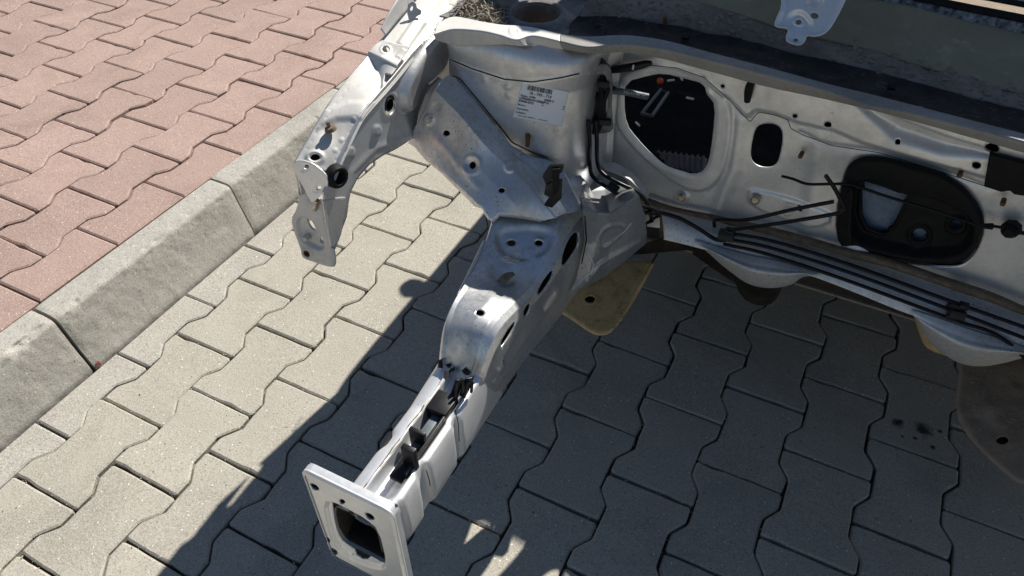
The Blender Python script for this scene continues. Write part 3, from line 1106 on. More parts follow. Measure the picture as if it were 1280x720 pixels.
for txt, s0, t0, sz, bo in [('76 - 743 - 714', .20, .285, .083, .002), ('Reper. DPM:', .04, .385, .062, .001), ('28888 D', .53, .385, .062, .001), ('LONGERON DREAPTA', .03, .462, .062, .002),
                        ('5/2008-2012', .03, .540, .062, .002), ('Motor:', .03, .645, .060, .001), ('Caroserie:', .03, .755, .060, .001), ('Culoare:', .03, .86, .060, .001),
                        ('data vanzarii  2008 03.11      nr.formular.5', .10, .935, .036, .0005)]:
    text_on('lettering', txt, sz, lambda x, y, s0=s0, t0=t0: lab(s0 + x * .98, t0 - y * 1.3, .0018), label_p, M['ink'], bo)
bx_ = tower_hit(660, 168)
tube('stud', [bx_, bx_ + np.array([.006, -.014, -.012])], [.0042, .0030], M['rust'], tower, 8, 1)
lathe('stud_collar', [(0, .001), (.0055, .001), (.0055, 0), (.004, -.001)], bx_, (.3, -.9, .1), M['bolt'], tower, 12)

# strut opening on top
M['towertop'] = grime('tower_top_dirt', (.10, .095, .095), (.19, .185, .18), (.30, .28, .24), 18, .55)
SC = onz(670, 17, .722)
patch('tower_top', tower, M['towertop'], [[(.492, .47, .722), (.492, .54, .716), (.492, .66, .712)], [(.62, .462, .722), (.62, .54, .714), (.62, .66, .712)], [(.735, .485, .720), (.745, .56, .712), (.78, .68, .708)]], 90, 70, thick=.002, rough=.0015,
      holes=[proj(np.array([SC + np.array([.037 * math.cos(t), .037 * math.sin(t), -.006]) for t in np.linspace(0, 2 * math.pi, 28, endpoint=False)]))])
SC = onz(670, 17, .722)
lathe('strut_ring', [(.036, -.03), (.036, -.002), (.0375, .002), (.041, .003), (.048, .001), (.054, -.006), (.062, -.009)], SC, (0, 0, 1), M['towertop'], tower, 48)
lathe('strut_sleeve', [(.0362, .0), (.0362, -.05), (.030, -.055), (.0, -.056)], SC - np.array([0, 0, .001]), (0, 0, 1), M['tan'], tower, 40)

# ---- diagonal brace -------------------------------------------------------------------
ctrl = [
    [('y', 508, 180, 0.392), ('y', 513, 168, 0.384), ('y', 530, 138, 0.390), ('y', 543, 112, 0.388), ('y', 552, 100, 0.415), ('y', 566, 86, 0.440)],
    [('y', 528, 208, 0.372), ('y', 536, 198, 0.366), ('y', 555, 168, 0.378), ('y', 574, 143, 0.382), ('y', 586, 132, 0.410), ('y', 602, 122, 0.440)],
    [('y', 556, 236, 0.348), ('y', 566, 226, 0.342), ('y', 588, 200, 0.360), ('y', 607, 181, 0.372), ('y', 620, 170, 0.404), ('y', 642, 160, 0.440)],
    [('y', 584, 262, 0.326), ('y', 594, 252, 0.320), ('y', 617, 228, 0.342), ('y', 640, 212, 0.362), ('y', 654, 202, 0.398), ('y', 690, 190, 0.440)],
    [('y', 602, 284, 0.314), ('y', 611, 274, 0.308), ('y', 640, 252, 0.330), ('y', 668, 240, 0.352), ('y', 684, 230, 0.392), ('y', 716, 228, 0.425)],
    [('y', 606, 304, 0.308), ('y', 618, 290, 0.300), ('y', 658, 282, 0.327), ('y', 695, 272, 0.345), ('y', 710, 266, 0.375), ('y', 730, 262, 0.395)]]
br_out = [(508, 180), (514, 162), (521, 132), (530, 113), (545, 97), (560, 92), (572, 96), (596, 124), (618, 152), (640, 180), (664, 192), (690, 200), (703, 206), (713, 222), (727, 252), (730, 262),
          (722, 270), (706, 284), (696, 277), (680, 279), (650, 274), (624, 271), (616, 279), (608, 276), (603, 268), (600, 262), (590, 258), (570, 238), (548, 216), (530, 202), (517, 186)]
brace = patch('diagonal_brace', car, PD, ctrl, 170, 111, lv=True, outline=br_out, thick=.002, rim=.0035,
              holes=[ell(558, 166.5, 4.2, 3.6), ell(590, 206.5, 4.2, 4.6), ell(627, 238, 4.2, 3.2)],
              emboss=[('ring', ell(590, 206, 10.5, 11.5), .0016, 2.4), ('in', ell(590, 206.5, 7, 7.6), -.002, 1.5), ('in', ell(637.5, 208.5, 7, 7.5), .0022, 1.5), ('in', ell(637.5, 208.5, 3, 3.3), -.002, 1.2),
                      ('in', ell(537, 149.5, 6.2, 6.8), .0026, 1.5), ('dome', 545, 134, 6, -.002), ('line', [(528, 150), (560, 190), (596, 232)], .0015, 5),
                      ('in', [(655, 186), (682, 199), (672, 214), (645, 195)], -.003, 2)] + welds([(520, 180), (548, 211), (575, 240), (600, 258)], 9) + welds([(575, 102), (600, 133), (622, 160), (645, 186)], 8), rough=.0003)
bo_ = np.array(br_out, float); bc_ = bo_.mean(0)
patch('brace_shade_backing', brace, M['underdark'], ctrl, 60, 41, lv=True, outline=bc_ + (bo_ - bc_) * .84, thick=.002, off=-.016)  # dark sheet added behind the holes in place of cavity shade
seam(brace, [(516, 160), (522, 133), (531, 114), (545, 99), (558, 94)], .0012)
seam(brace, [(617, 276), (624, 272.5), (650, 275.5), (680, 280), (696, 278.5), (705, 283.5)], .0011)
seam(brace, [(705, 283), (716, 275), (727, 266)], .001)
box('stud', ony(537, 149, .372), (.004, .010, .004), M['bolt'], brace, bev=.0008)

# black clip on the brace
cn = (.35, -.85, .4)
cl = prism('cable_clip', [('y', 682, 232, .340), ('y', 693, 225, .340), ('y', 703, 225, .342), ('y', 702, 248, .345), ('y', 690, 260, .340), ('y', 680, 257, .338), ('y', 687, 247, .340), ('y', 680, 243, .338)], .012, cn, M['black'], car, .001)
prism('clip_jaw', [('y', 678, 221, .334), ('y', 687, 208, .338), ('y', 705, 207, .344), ('y', 703, 215, .344), ('y', 692, 222, .340), ('y', 683, 232, .336)], .016, cn, M['black'], cl, .001)
prism('clip_jaw', [('y', 690, 212, .332), ('y', 700, 211, .334), ('y', 698, 240, .334), ('y', 691, 246, .332)], .014, cn, M['rubber'], cl, .001)

# ---- apron: inner wall, top rail, front bracket -----------------------------------------
XI, XO = .480, .430
ai_out = [(404, 240), (412, 226), (424, 197), (438, 168), (449, 146), (462, 129), (490, 97), (517, 64), (542, 37), (556, 20), (572, 20), (574, 60), (568, 88), (556, 100), (532, 118), (524, 140), (520, 160), (516, 172),
          (505, 180), (494, 187), (478, 195), (462, 206), (447, 223), (438, 240), (436, 252), (434, 270), (426, 292), (418, 311), (414, 308)]
apron_panel = patch('apron_panel', car, P_, [[('x', 380, 0, XI), ('x', 380, 340, XI)], [('x', 600, 0, XI), ('x', 600, 340, XI)]], 190, 210, lu=True, lv=True,
                    outline=ai_out, holes=[ell(487, 131, 6.4, 12.5, 12)], thick=.002, rough=.0003,
                    emboss=[('in', ell(471, 163, 5, 7), .0035, 1.5), ('in', ell(438, 190, 4.6, 7), .0035, 1.5), ('ring', ell(487, 131, 8.5, 15, 12), .0014, 2),
                            ('in', chaikin([(504, 100), (512, 82), (541, 42), (554, 38), (560, 58), (550, 90), (532, 101), (520, 112), (516, 135), (502, 140), (498, 122)], 2), .013, 4),
                            ('line', [(515, 170), (470, 185), (440, 215), (428, 260)], .0015, 4)])
lathe('hole_rim', [(.0085, -.010), (.0085, .0005), (.0095, .001), (.0105, .0)], onx(487, 131, XI + .001), (1, 0, 0), M['black'], apron_panel, 24)
gp = onx(420, 220, XI + .003)
lathe('grommet', [(.0085, -.012), (.0085, .006), (.0105, .009), (.014, .009), (.0165, .006), (.0170, .0), (.0170, -.004)], gp, (1, -.25, .1), M['rubber'], apron_panel, 28)
lathe('grommet_core', [(0, -.004), (.0088, -.004)], gp, (1, -.25, .1), M['black'], apron_panel, 20)

ctrl = [
    [('x', 369, 203, XO), ('x', 390, 205, XO + .02), ('x', 414, 218, XI - .004), ('x', 419, 227, XI + .0028)],
    [('x', 381, 182, XO), ('x', 398, 186, XO + .02), ('x', 424, 196, XI - .004), ('x', 428, 205, XI + .0028)],
    [('x', 393, 160, XO), ('x', 414, 162, XO + .02), ('x', 438, 167, XI - .004), ('x', 442, 175, XI + .0028)],
    [('x', 408, 136, XO), ('x', 428, 138, XO + .02), ('x', 449, 145, XI - .004), ('x', 453, 153, XI + .0028)],
    [('x', 430, 106, XO), ('x', 446, 113, XO + .02), ('x', 462, 128, XI - .004), ('x', 466, 136, XI + .0028)],
    [('x', 455, 76, XO), ('x', 472, 84, XO + .02), ('x', 490, 96, XI - .004), ('x', 494, 104, XI + .0028)],
    [('x', 484, 42, XO), ('x', 498, 50, XO + .02), ('x', 517, 63, XI - .004), ('x', 521, 71, XI + .0028)],
    [('x', 512, 8, XO), ('x', 524, 18, XO + .02), ('x', 542, 36, XI - .004), ('x', 546, 44, XI + .0028)],
    [('x', 540, -28, XO), ('x', 552, -18, XO + .02), ('x', 571, -4, XI - .004), ('x', 575, 5, XI + .0028)],
    [('x', 568, -66, XO), ('x', 580, -56, XO + .02), ('x', 599, -42, XI - .004), ('x', 603, -33, XI + .0028)]]
apron_rail = patch('apron_rail', car, M['dusty'], ctrl, 210, 56, thick=.003, rough=.0003,
                   holes=[ell(394, 197, 6, 4, -8)],
                   emboss=welds([(384, 186), (396, 165), (412, 141), (434, 112)], 9) + welds([(420, 200), (434, 172), (446, 150), (460, 131), (488, 99), (515, 66)], 14) + [('ring', ell(394, 197, 9, 6.5), .0025, 3), ('in', [(405, 138), (436, 128), (466, 128), (452, 148), (420, 150), (398, 160)], .003, 5), ('dome', 427, 175, 3, .001), ('dome', 419, 188, 3, .0008),
                           ('dome', 443, 150, 3, .0008), ('in', [(496, 55), (520, 20), (533, 28), (508, 64)], .0025, 2), ('dome', 413, 166, 12, -.001)])
patch('apron_shade_backing', apron_rail, M['underdark'], ctrl[:5], 60, 24, thick=.002, off=-.013)  # dark sheet added below the hole to imitate the shade inside
kn = onx(413, 161, XO + .024)
lathe('weld_nut', [(0, .012), (.0028, .011), (.0030, .004), (.0075, .003), (.009, -.002)], kn, (-.2, -.1, 1), M['sealer'], apron_rail, 14)
# outer wall of the apron
ctrl = [[('x', 369, 203, XO), (XO - .002, onx(369, 203, XO)[1], onx(369, 203, XO)[2] - .055)]]
for q in ((381, 182), (408, 136), (430, 106), (455, 76), (484, 42), (512, 8), (540, -28), (568, -66)):
    p = onx(*q, XO); ctrl.append([p, (XO - .002, p[1], p[2] - .075)])
patch('outer_wall', apron_rail, P_, ctrl, 60, 10, thick=.002)
# upright lip and tab along the outer edge
def up(px, py, h): return onx(px, py, XO + .002) + np.array([-.004, 0, h])
patch('outer_lip', apron_rail, M['dusty'], [[('x', 482, 44, XO + .004), up(480, 45, .010)], [('x', 497, 26, XO + .004), up(492, 28, .017)], [('x', 512, 8, XO + .004), up(507, 8, .020)],
                                         [('x', 540, -28, XO + .004), up(535, -28, .020)]], 40, 8, thick=.0016)
tp = Plane(('x', 513, 32, .447), ('x', 509, 12, .440), ('x', 526, 14, .456))
patch('tab', apron_rail, M['dusty'], [[tp.hit(500, -5), tp.hit(500, 40)], [tp.hit(535, -5), tp.hit(535, 40)]], 50, 60, lu=True, lv=True,
      outline=[(513, 33), (509, 16), (510, 5), (516, 1), (520, 4), (521, 9), (527, 13), (526, 18), (519, 22), (515, 33)], holes=[ell(514.5, 10.5, 1.8, 3.2, 12)], thick=.002)
# stamped part code on the top of the rail
def stamp(u, v, off=.0012):
    a, b = np.array([507., 58.]), np.array([529., 28.]); d = (b - a) / np.linalg.norm(b - a); n = np.array([-d[1], d[0]])
    q = a + d * u + np.array([d[1], -d[0]]) * v
    x = XO + .018 + .5 * (XI - XO) * .3
    return onx(q[0], q[1], .4555) + np.array([0, 0, .0035])
text_on('stamped_code', '9111 BH TB', 6.2, lambda x, y: stamp(x, y), apron_rail, M['sealer'], .03)

# hat-shaped bracket riding on the apron
ctrl = [
    [('x', 477, 50, .430), ('x', 490, 53, .452), ('x', 512, 58, .478)],
    [('x', 469, 56, .430), ('x', 483, 63, .452), ('x', 505, 70, .479)],
    [('x', 462, 63, .429), ('x', 476, 70, .452), ('x', 497, 81, .480)],
    [('x', 460, 66, .428), ('x', 475, 74, .452), ('x', 495, 86, .480)],
    [('x', 457, 82, .428), ('x', 471, 89, .452), ('x', 486, 97, .479)],
    [('x', 454, 99, .428), ('x', 467, 104, .452), ('x', 478, 109, .478)],
    [('x', 448, 105, .429), ('x', 462, 110, .452), ('x', 476, 116, .478)],
    [('x', 440, 111, .430), ('x', 456, 117, .452), ('x', 470, 124, .478)]]
hat = patch('apron_bracket', car, M['dusty'], ctrl, 90, 50, thick=.002, lv=True,
            outline=[(475, 48), (514, 56), (513, 62), (499, 84), (493, 94), (481, 92), (479, 103), (481, 113), (472, 122), (455, 118), (446, 116), (434, 112), (438, 106), (448, 104), (453, 100), (455, 84), (458, 68), (460, 62)],
            holes=[ell(482, 62, 4.4, 3.6, 20)], emboss=[('ring', ell(482, 62, 6, 5), .001, 1.5), ('in', [(494, 70), (503, 61), (510, 64), (501, 74)], .001, 1)])

# front bracket at the tip
YT = .176
tip_out = chaikin([(364, 209), (368, 224), (371, 245), (369, 262), (361, 275), (365, 291), (371, 306), (376, 321), (379, 324), (391, 330), (411, 336), (418, 334), (418, 322), (414, 304), (406, 272), (400, 250), (389, 254), (378, 232)], 1)
tip = patch('tip_bracket', car, M['dusty'], [[('y', 350, 190, YT + .012), ('y', 350, 345, YT - .004)], [('y', 430, 190, YT), ('y', 430, 345, YT - .012)]], 100, 170, lu=True, lv=True, outline=tip_out,
            holes=[chaikin([(379, 275), (384, 275), (391, 287), (391, 291), (384, 287)], 1), ell(399.5, 303, 3.2, 3.8, -30), ell(374.5, 239, 2.6, 5, -20), ell(383.5, 317, 3.6, 4.6, -30)],
            emboss=[('in', chaikin([(370, 276), (378, 270), (393, 277), (402, 298), (405, 312), (394, 312), (374, 298)], 1), -.006, 2.2), ('ring', ell(384, 318, 6, 7, -30), .002, 2)], thick=.003, rim=.004)
bq = ony(383, 297, YT - .002)
lathe('bolt_head', [(0, .006), (.004, .006), (.0048, .005), (.0048, 0), (.0062, 0), (.0062, -.002)], bq, (.2, -1, .15), M['dusty'], tip, 6)
lathe('rusty_bush', [(.0032, -.008), (.0032, .001), (.0045, .002), (.0068, .001), (.0072, -.002)], ony(383.5, 317, YT - .001), (.2, -1, .2), M['rust'], tip, 20)
tip_top = Plane(('x', 368, 206, XO + .002), ('x', 409, 229, XI + .002), ('y', 390, 253, YT - .010))
patch('tip_plate', tip, PC, [[tip_top.hit(355, 190), tip_top.hit(355, 262)], [tip_top.hit(420, 190), tip_top.hit(420, 262)]], 90, 90, lu=True, lv=True,
      outline=chaikin([(365, 210), (368, 203), (375, 200), (392, 205), (405, 216), (410, 226), (409, 235), (400, 245), (391, 254), (388, 252), (377, 230)], 1),
      holes=[ell(382, 209.5, 3.6, 2.6, -30), ell(398, 235.5, 3.6, 2.6, -30)], emboss=[('in', ell(381, 210, 6.5, 4.6, -25), -.0012, 1.2), ('in', ell(397, 236, 6.5, 4.6, -25), -.0012, 1.2)], thick=.003)
tube('bolt_end', [ony(396, 250, YT - .002), ony(393, 262, YT - .004)], .0042, M['bolt'], tip, 8, 1)
patch('side_gusset', tip, P_, [[('x', 402, 248, XI), ('x', 402, 320, XI - .002)], [('x', 436, 240, XI + .002), ('x', 422, 318, XI)]], 30, 40, lu=True, lv=True, thick=.002,
      outline=[(403, 250), (432, 246), (434, 270), (426, 294), (419, 312), (414, 310)])

# ---- cowl flange ------------------------------------------------------------------------------
ZC = .738
cols = [  # px of back edge, front edge, lower lip ; lip drop given by pixel
    ((546, 30), (543, 42), (545, 50)), ((566, 22), (566, 36), (572, 58)), ((600, 28), (600, 38), (604, 57)), ((625, 32), (624, 43), (630, 56)), ((644, 33), (645, 49), (652, 58)), ((668, 36), (666, 44), (672, 58)),
    ((700, 44), (700, 51), (704, 62)), ((735, 47), (735, 58), (738, 67)), ((780, 45), (778, 54), (780, 66)), ((830, 52), (828, 60), (830, 74)), ((890, 68), (888, 74), (890, 90)),
    ((960, 86), (958, 92), (960, 109)), ((1040, 108), (1036, 113), (1036, 125)), ((1090, 120), (1084, 130), (1082, 136)), ((1130, 130), (1124, 137), (1120, 146)), ((1180, 143), (1176, 149), (1170, 160)), ((1290, 172), (1286, 178), (1284, 192)), ((1420, 206), (1416, 212), (1412, 228))]
ctrl = []
for (b, f, l) in cols:
    fp = onz(*f, ZC)
    lp = ony(*l, fp[1] + .004)
    bp = onz(*b, ZC + .001)
    ctrl.append([bp + np.array([0, .02, -.012]), bp + np.array([0, .004, 0]), bp, fp, fp + np.array([0, -.0015, -.002]), lp, lp + np.array([0, .006, -.001])])
M['grimy_shaded'] = paint('grimy_shaded_paint', base=(.30, .29, .265), metal=.15, rough=.5, dirt=.7, dirt_col=(.14, .12, .10), spots=.7)  # right flange: dirt plus shade, both put into a darker base
patch('cowl_flange', car, M['grimy_shaded'], ctrl[6:], 240, 40, thick=.002, lv=True, rough=.0003, emboss=[('ring', ell(1152, 130, 5, 3, 14), .0012, 1.2)])
cowl_flange = patch('cowl_flange', car, M['dusty'], ctrl[:7], 120, 40, thick=.002, lv=True, rough=.0003, emboss=[('ring', ell(643, 39, 6, 3.6, 8), .0012, 1.2), ('ring', ell(1152, 130, 5, 3, 14), .0012, 1.2)])
patch('torn_sealer', cowl_flange, M['sealer'], [[('y', 552, 44, .452), ('y', 560, 52, .45)], [('y', 562, 44, .448), ('y', 575, 56, .446)], [('y', 573, 54, .447), ('y', 604, 60, .444)]], 20, 6, thick=.002)

# ---- plenum behind the flange -------------------------------------------------------------------
gut = []; led = []; scu = []
for (b, g, m, r, t) in [((700, 44), (712, 30), (722, 20), (742, -8), (790, -60)), ((760, 46), (768, 34), (778, 20), (796, -2), (840, -50)), ((830, 52), (838, 42), (846, 30), (862, 2), (892, -36)),
                     ((890, 68), (896, 57), (904, 42), (920, 18), (944, -28)), ((960, 86), (966, 72), (974, 60), (988, 40), (1006, -18)), ((1030, 104), (1036, 92), (1044, 76), (1056, 56), (1068, -4)), ((1090, 120), (1096, 106), (1103, 90), (1114, 72), (1128, 7)),
                     ((1180, 143), (1185, 130), (1192, 114), (1202, 100), (1212, 27)), ((1290, 172), (1294, 158), (1300, 142), (1308, 128), (1318, 52)), ((1420, 206), (1424, 192), (1428, 178), (1436, 164), (1446, 84))]:
    bp = onz(*b, ZC - .002)
    gp = onz(*g, ZC - .020); mp = ony(*m, gp[1] + .022)
    rp = ony(*r, mp[1] + .034); tp_ = ony(*t, .690)
    gut.append([bp + np.array([0, .0, -.003]), bp + np.array([0, .016, -.006]), bp + np.array([0, .030, -.014]), gp + np.array([0, .006, 0]), mp + np.array([0, .003, .0])])
    led.append([mp + np.array([0, .002, -.006]), mp, mp * .5 + rp * .5 + np.array([0, 0, .003]), rp, rp + np.array([0, .006, -.003])])
    scu.append([rp + np.array([0, .004, -.006]), rp + np.array([0, .003, .001]), rp * .5 + tp_ * .5, tp_, tp_ + np.array([0, .012, .0])])
M['gutter'] = grime('gutter_grime', (.03, .025, .022), (.06, .05, .042), (.15, .12, .095), 24, .7, 0, .2)
M['ledge'] = grime('ledge_grime', (.20, .155, .13), (.32, .26, .22), (.05, .038, .03), 18, .75, 0, .15)
cowl_panel = patch('cowl_gutter', car, M['gutter'], gut, 200, 40, thick=.002, rough=.0015)
ledge = patch('cowl_ledge', car, M['ledge'], led, 260, 50, thick=.002, rough=.0042, emboss=[('ring', ell(947, 38, 10, 8), .003, 2), ('line', [(1180, 92), (1230, 104)], .006, 5), ('line', [(860, 20), (900, 34), (925, 40)], .004, 4)])
scuttle = patch('scuttle_wall', car, M['scuttle'], scu, 220, 60, thick=.002, rough=.0012, lv=True)
V, Fc = [], []
cl_ = np.array([(760, 14), (860, 22), (940, 40), (1000, 52), (1110, 80), (1200, 104), (1290, 130)], float)
for i in range(420):
    qx = rng.uniform(745, 1288); qy = np.interp(qx, cl_[:, 0], cl_[:, 1]) + rng.normal(-2, 7)
    for ob in (ledge, scuttle):
        q = deproj(ob, qx, qy, 0)
        if q is not None: break
    if q is None: continue
    r = abs(rng.normal(.0012, .0010)) + .0006; k0 = len(V); R3 = rng.normal(size=(6, 3)) * .3
    for j, d in enumerate([(1.6, 0, 0), (-1.6, 0, 0), (0, 1, 0), (0, -1, 0), (0, 0, .8), (0, 0, -.8)]):
        V.append(q + r * (np.array(d) + R3[j]))
    Fc += [tuple(k0 + t for t in f) for f in [(0, 2, 4), (2, 1, 4), (1, 3, 4), (3, 0, 4), (2, 0, 5), (1, 2, 5), (3, 1, 5), (0, 3, 5)]]
clod = mesh_obj('dirt_clods', V, Fc, M['mud'], ledge, smooth=False); clod['kind'] = 'stuff'
tube('stud', [deproj(ledge, 831, 33), deproj(ledge, 831, 33) + np.array([0, -.004, .016])], .003, M['rust'], ledge, 8, 1)
for (qx, qy) in ((858, 46), (1115, 108)):
    q = onz(qx, qy, ZC - .012); box('drain_strip', q, (.010, .016, .004), M['rubber'], cowl_panel, bev=.001)
tube('wire_hook', [('z', 745, 34, .72), ('z', 752, 32, .728), ('z', 757, 36, .728), ('z', 757, 43, .722)], .0014, M['black'], cowl_panel, 6, 6)
sidewall = patch('plenum_side', car, M['plenum'], [[('z', 566, 24, .735), ('z', 572, 26, .70)], [('z', 590, -10, .742), ('z', 596, -8, .70)], [('z', 620, -60, .75), ('z', 626, -56, .70)]], 20, 8, thick=.002)
# windscreen frame strip, rubber seal and glass
def wrow(p0, p1, y): return [('y', *p0, y), ('y', *p1, y)]
M['sealstrip'] = grime('screen_adhesive', (.02, .02, .022), (.25, .26, .27), (.55, .57, .58), 110, .5)
frame = patch('screen_flange', car, M['sealstrip'], [[('y', 1000, -18, .692), ('y', 1000, -24, .70)], [('y', 1128, 7, .692), ('y', 1128, -2, .70)], [('y', 1212, 27, .692), ('y', 1212, 15, .70)], [('y', 1318, 52, .692), ('y', 1318, 36, .70)], [('y', 1446, 84, .692), ('y', 1446, 66, .70)]], 120, 8, thick=.003, lv=True, rough=.0003)
tube('screen_seal', [('y', 1000, -30, .705), ('y', 1128, -6, .705), ('y', 1212, 11, .705), ('y', 1318, 32, .705), ('y', 1446, 60, .705)], .0062, M['rubber'], car, 8, 8)
tube('screen_seal', [('y', 1000, -44, .722), ('y', 1128, -22, .722), ('y', 1212, -7, .722), ('y', 1318, 13, .722), ('y', 1446, 40, .722)], .0036, M['rubber'], car, 8, 8)

# ---- wiper bracket hanging over the plenum ----------------------------------------------------------
bpn = Plane(('y', 985, 36, .560), ('y', 1045, 36, .560), ('y', 1010, -5, .585))
wb_out = chaikin([(978, -12), (980, 10), (972, 26), (970, 34), (984, 35), (988, 38), (984, 50), (988, 54), (1000, 57), (1005, 53), (1007, 44), (1022, 46), (1034, 40), (1044, 24), (1056, 0), (1060, -14)], 1)
wb = patch('wiper_bracket', car, PC, [[bpn.hit(960, -14), bpn.hit(960, 64)], [bpn.hit(1070, -14), bpn.hit(1070, 64)]], 120, 100, lu=True, lv=True, outline=wb_out,
           holes=[ell(998, 26.5, 3.6, 3), ell(1018, 19.5, 5.4, 3.8, 10), ell(994.5, 50, 3, 2.4)],
           emboss=[('in', chaikin([(984, 20), (1000, 12), (1016, 28), (1010, 38), (984, 34)], 2), -.004, 4), ('ring', ell(998, 26.5, 5.5, 4.6), .001, 1.2), ('dome', 1018, 0, 9, -.008)], thick=.0026, rim=-.006)

for qx in (990, 1040):
    q = bpn.hit(qx, -8, -.004)
    tube('bracket_arm', [q, q + np.array([0, .05, .012]), np.array([q[0], .705, .775])], .007, PC, wb, 8, 4)

# ---- firewall -----------------------------------------------------------------------------------------
YF = .575
fw_out = [(736, 42), (800, 42), (880, 58), (960, 76), (1060, 98), (1130, 118), (1310, 166), (1420, 198), (1420, 440), (1310, 404), (1270, 388), (1180, 356), (1060, 318), (960, 290), (900, 277), (840, 262), (800, 252), (770, 240), (738, 214), (730, 180)]
big = chaikin([(783, 101), (812, 93), (830, 90), (862, 98), (880, 103), (886, 118), (895, 130), (892, 168), (887, 200), (880, 212), (868, 217), (850, 212), (832, 206), (814, 190), (797, 172), (784, 155), (781, 128)], 1)
big2 = chaikin([(768, 92), (830, 76), (872, 88), (905, 112), (917, 140), (912, 190), (902, 222), (880, 240), (850, 232), (818, 208), (788, 180), (768, 150)], 2)
oval = chaikin([(944, 162), (950, 155), (966, 154), (976, 159), (979, 170), (976, 190), (972, 204), (964, 210), (950, 209), (940, 203), (937.5, 192), (941, 172)], 2)
mod_out = chaikin([(1054, 224), (1060, 208), (1076, 199), (1104, 199), (1140, 206), (1178, 218), (1206, 238), (1226, 262), (1231, 284), (1224, 308), (1212, 326), (1196, 334), (1150, 332), (1110, 325), (1072, 318), (1050, 305), (1044, 286), (1048, 250)], 2)
upper = [(760, 40), (772, 82), (800, 78), (846, 82), (880, 94), (912, 122), (932, 142), (948, 136), (970, 140), (1000, 152), (1040, 160), (1080, 177), (1170, 203), (1240, 222), (1420, 270), (1420, 150)]
firewall = patch('firewall', car, M['cream'], [[('y', 720, 30, YF), ('y', 720, 300, YF + .012)], [('y', 1430, 30, YF), ('y', 1430, 460, YF + .015)]], 420, 230, lu=True, lv=True,
                 outline=fw_out, holes=[big, oval, ell(905, 105, 3, 2.6), ell(995, 142, 3.2, 2.8), ell(1036, 153, 4.8, 4), ell(1123, 174.5, 3.6, 3), ell(1221, 203, 5.8, 4.2, 8), ell(1240, 182, 9, 6.8, 6), ell(1000, 259, 3.6, 4.4), mod_out],
                 emboss=[('in', upper, .008, 4), ('in', big2, .006, 3), ('ring', big, -.002, 3), ('line', [(926, 150), (918, 210), (898, 262)], .0045, 9), ('in', chaikin([(934, 240), (942, 235), (1040, 262), (1036, 282), (1000, 280), (938, 258)], 1), .003, 2),
                         ('in', ell(852, 247, 9, 8), .003, 2), ('dome', 886, 115, 5, .002), ('dome', 937, 141, 5, .002), ('line', [(1025, 170), (1020, 215), (1010, 290)], .004, 12), ('in', [(1070, 122), (1100, 142), (1180, 172), (1240, 190), (1180, 186), (1120, 168)], -.012, 9),
                         ('line', [(1000, 166), (1040, 182), (1100, 190), (1180, 214), (1240, 236)], -.002, 3)] + welds([(780, 86), (850, 90), (884, 102), (915, 130)], 8) + welds([(990, 156), (1080, 184), (1230, 228)], 14) + welds([(830, 250), (900, 268), (1040, 306)], 12), thick=.0022, rough=.0004)
seam(firewall, [(800, 80), (846, 85), (880, 97), (912, 125), (930, 145), (938, 152), (948, 140), (970, 144), (985, 150), (988, 160), (1002, 168), (1040, 182), (1100, 191), (1180, 216), (1236, 234)], .00055)
patch('bulkhead_shade_backing', car, M['interior'], [[('y', 985, 90, YF + .035), ('y', 985, 215, YF + .035)], [('y', 1430, 200, YF + .035), ('y', 1430, 330, YF + .035)]], 10, 10, lu=True, lv=True, thick=.003)  # dark sheet added so the small firewall holes look shaded
for (bx, by, r, mt) in [(852, 247, .0072, 'bolt'), (944, 250, .0078, 'bolt')]:
    lathe('plug', [(0, .003), (r * .6, .003), (r * .75, .0015), (r * .9, .003), (r, .002), (r, -.002)], ony(bx, by, YF - .002), (0, -1, .15), M[mt], firewall, 20)
lathe('ring_stamp', [(.0078, 0), (.0078, .003), (.0088, .003), (.0088, 0)], ony(985, 264, YF - .001), (0, -1, .1), M['dusty'], firewall, 24)
for (bx, by) in [(866, 74), (1002, 193), (1201, 217), (1255, 252)]:
    p = ony(bx, by, YF - .006); tube('stud', [p + np.array([0, .006, 0]), p + np.array([-.001, -.005, -.002])], .0034, M['rust'], firewall, 8, 1)
# black rubber tie on the upper band
tie = tube('rubber_tie', [('y', 945, 84, .545), ('y', 941, 98, .556), ('y', 936, 112, .560), ('y', 934, 127, .562)], [.0062, .0070, .0050, .0062, .0058, .0045], M['rubber'], car, 10, 8)
pad = patch('black_pad', firewall, M['rubber'], [[('y', 1225, 185, YF - .014), ('y', 1225, 250, YF - .010)], [('y', 1420, 235, YF - .014), ('y', 1420, 300, YF - .010)]], 100, 50, lu=True, lv=True,
            outline=[(1237, 193), (1420, 240), (1420, 292), (1282, 245), (1268, 243), (1262, 238), (1252, 240), (1230, 233)], thick=.008)

# heater opening: black moulded duct set into the firewall
YM = YF - .010
duct = patch('heater_duct', car, M['rubber'], [[('y', 1030, 180, YM), ('y', 1030, 345, YM + .006)], [('y', 1245, 180, YM), ('y', 1245, 345, YM + .006)]], 190, 140, lu=True, lv=True, outline=mod_out,
             holes=[chaikin([(1076, 236), (1081, 234), (1133, 252), (1134, 256), (1110, 299), (1106, 302), (1076, 289)], 1), ell(1148, 302.5, 9, 8), ell(1194, 290, 6.5, 5)],
             emboss=[('in', chaikin([(1064, 234), (1086, 226), (1140, 242), (1200, 266), (1218, 284), (1206, 318), (1160, 322), (1100, 312), (1062, 298)], 2), -.020, 5), ('ring', chaikin([(1074, 232), (1136, 252), (1110, 304), (1072, 292)], 1), .004, 3),
                     ('ring', ell(1148, 302.5, 13, 11), .005, 3), ('ring', ell(1194, 290, 11, 9), .005, 3), ('dome', 1140, 226, 30, .004)], thick=.006, rim=.008)
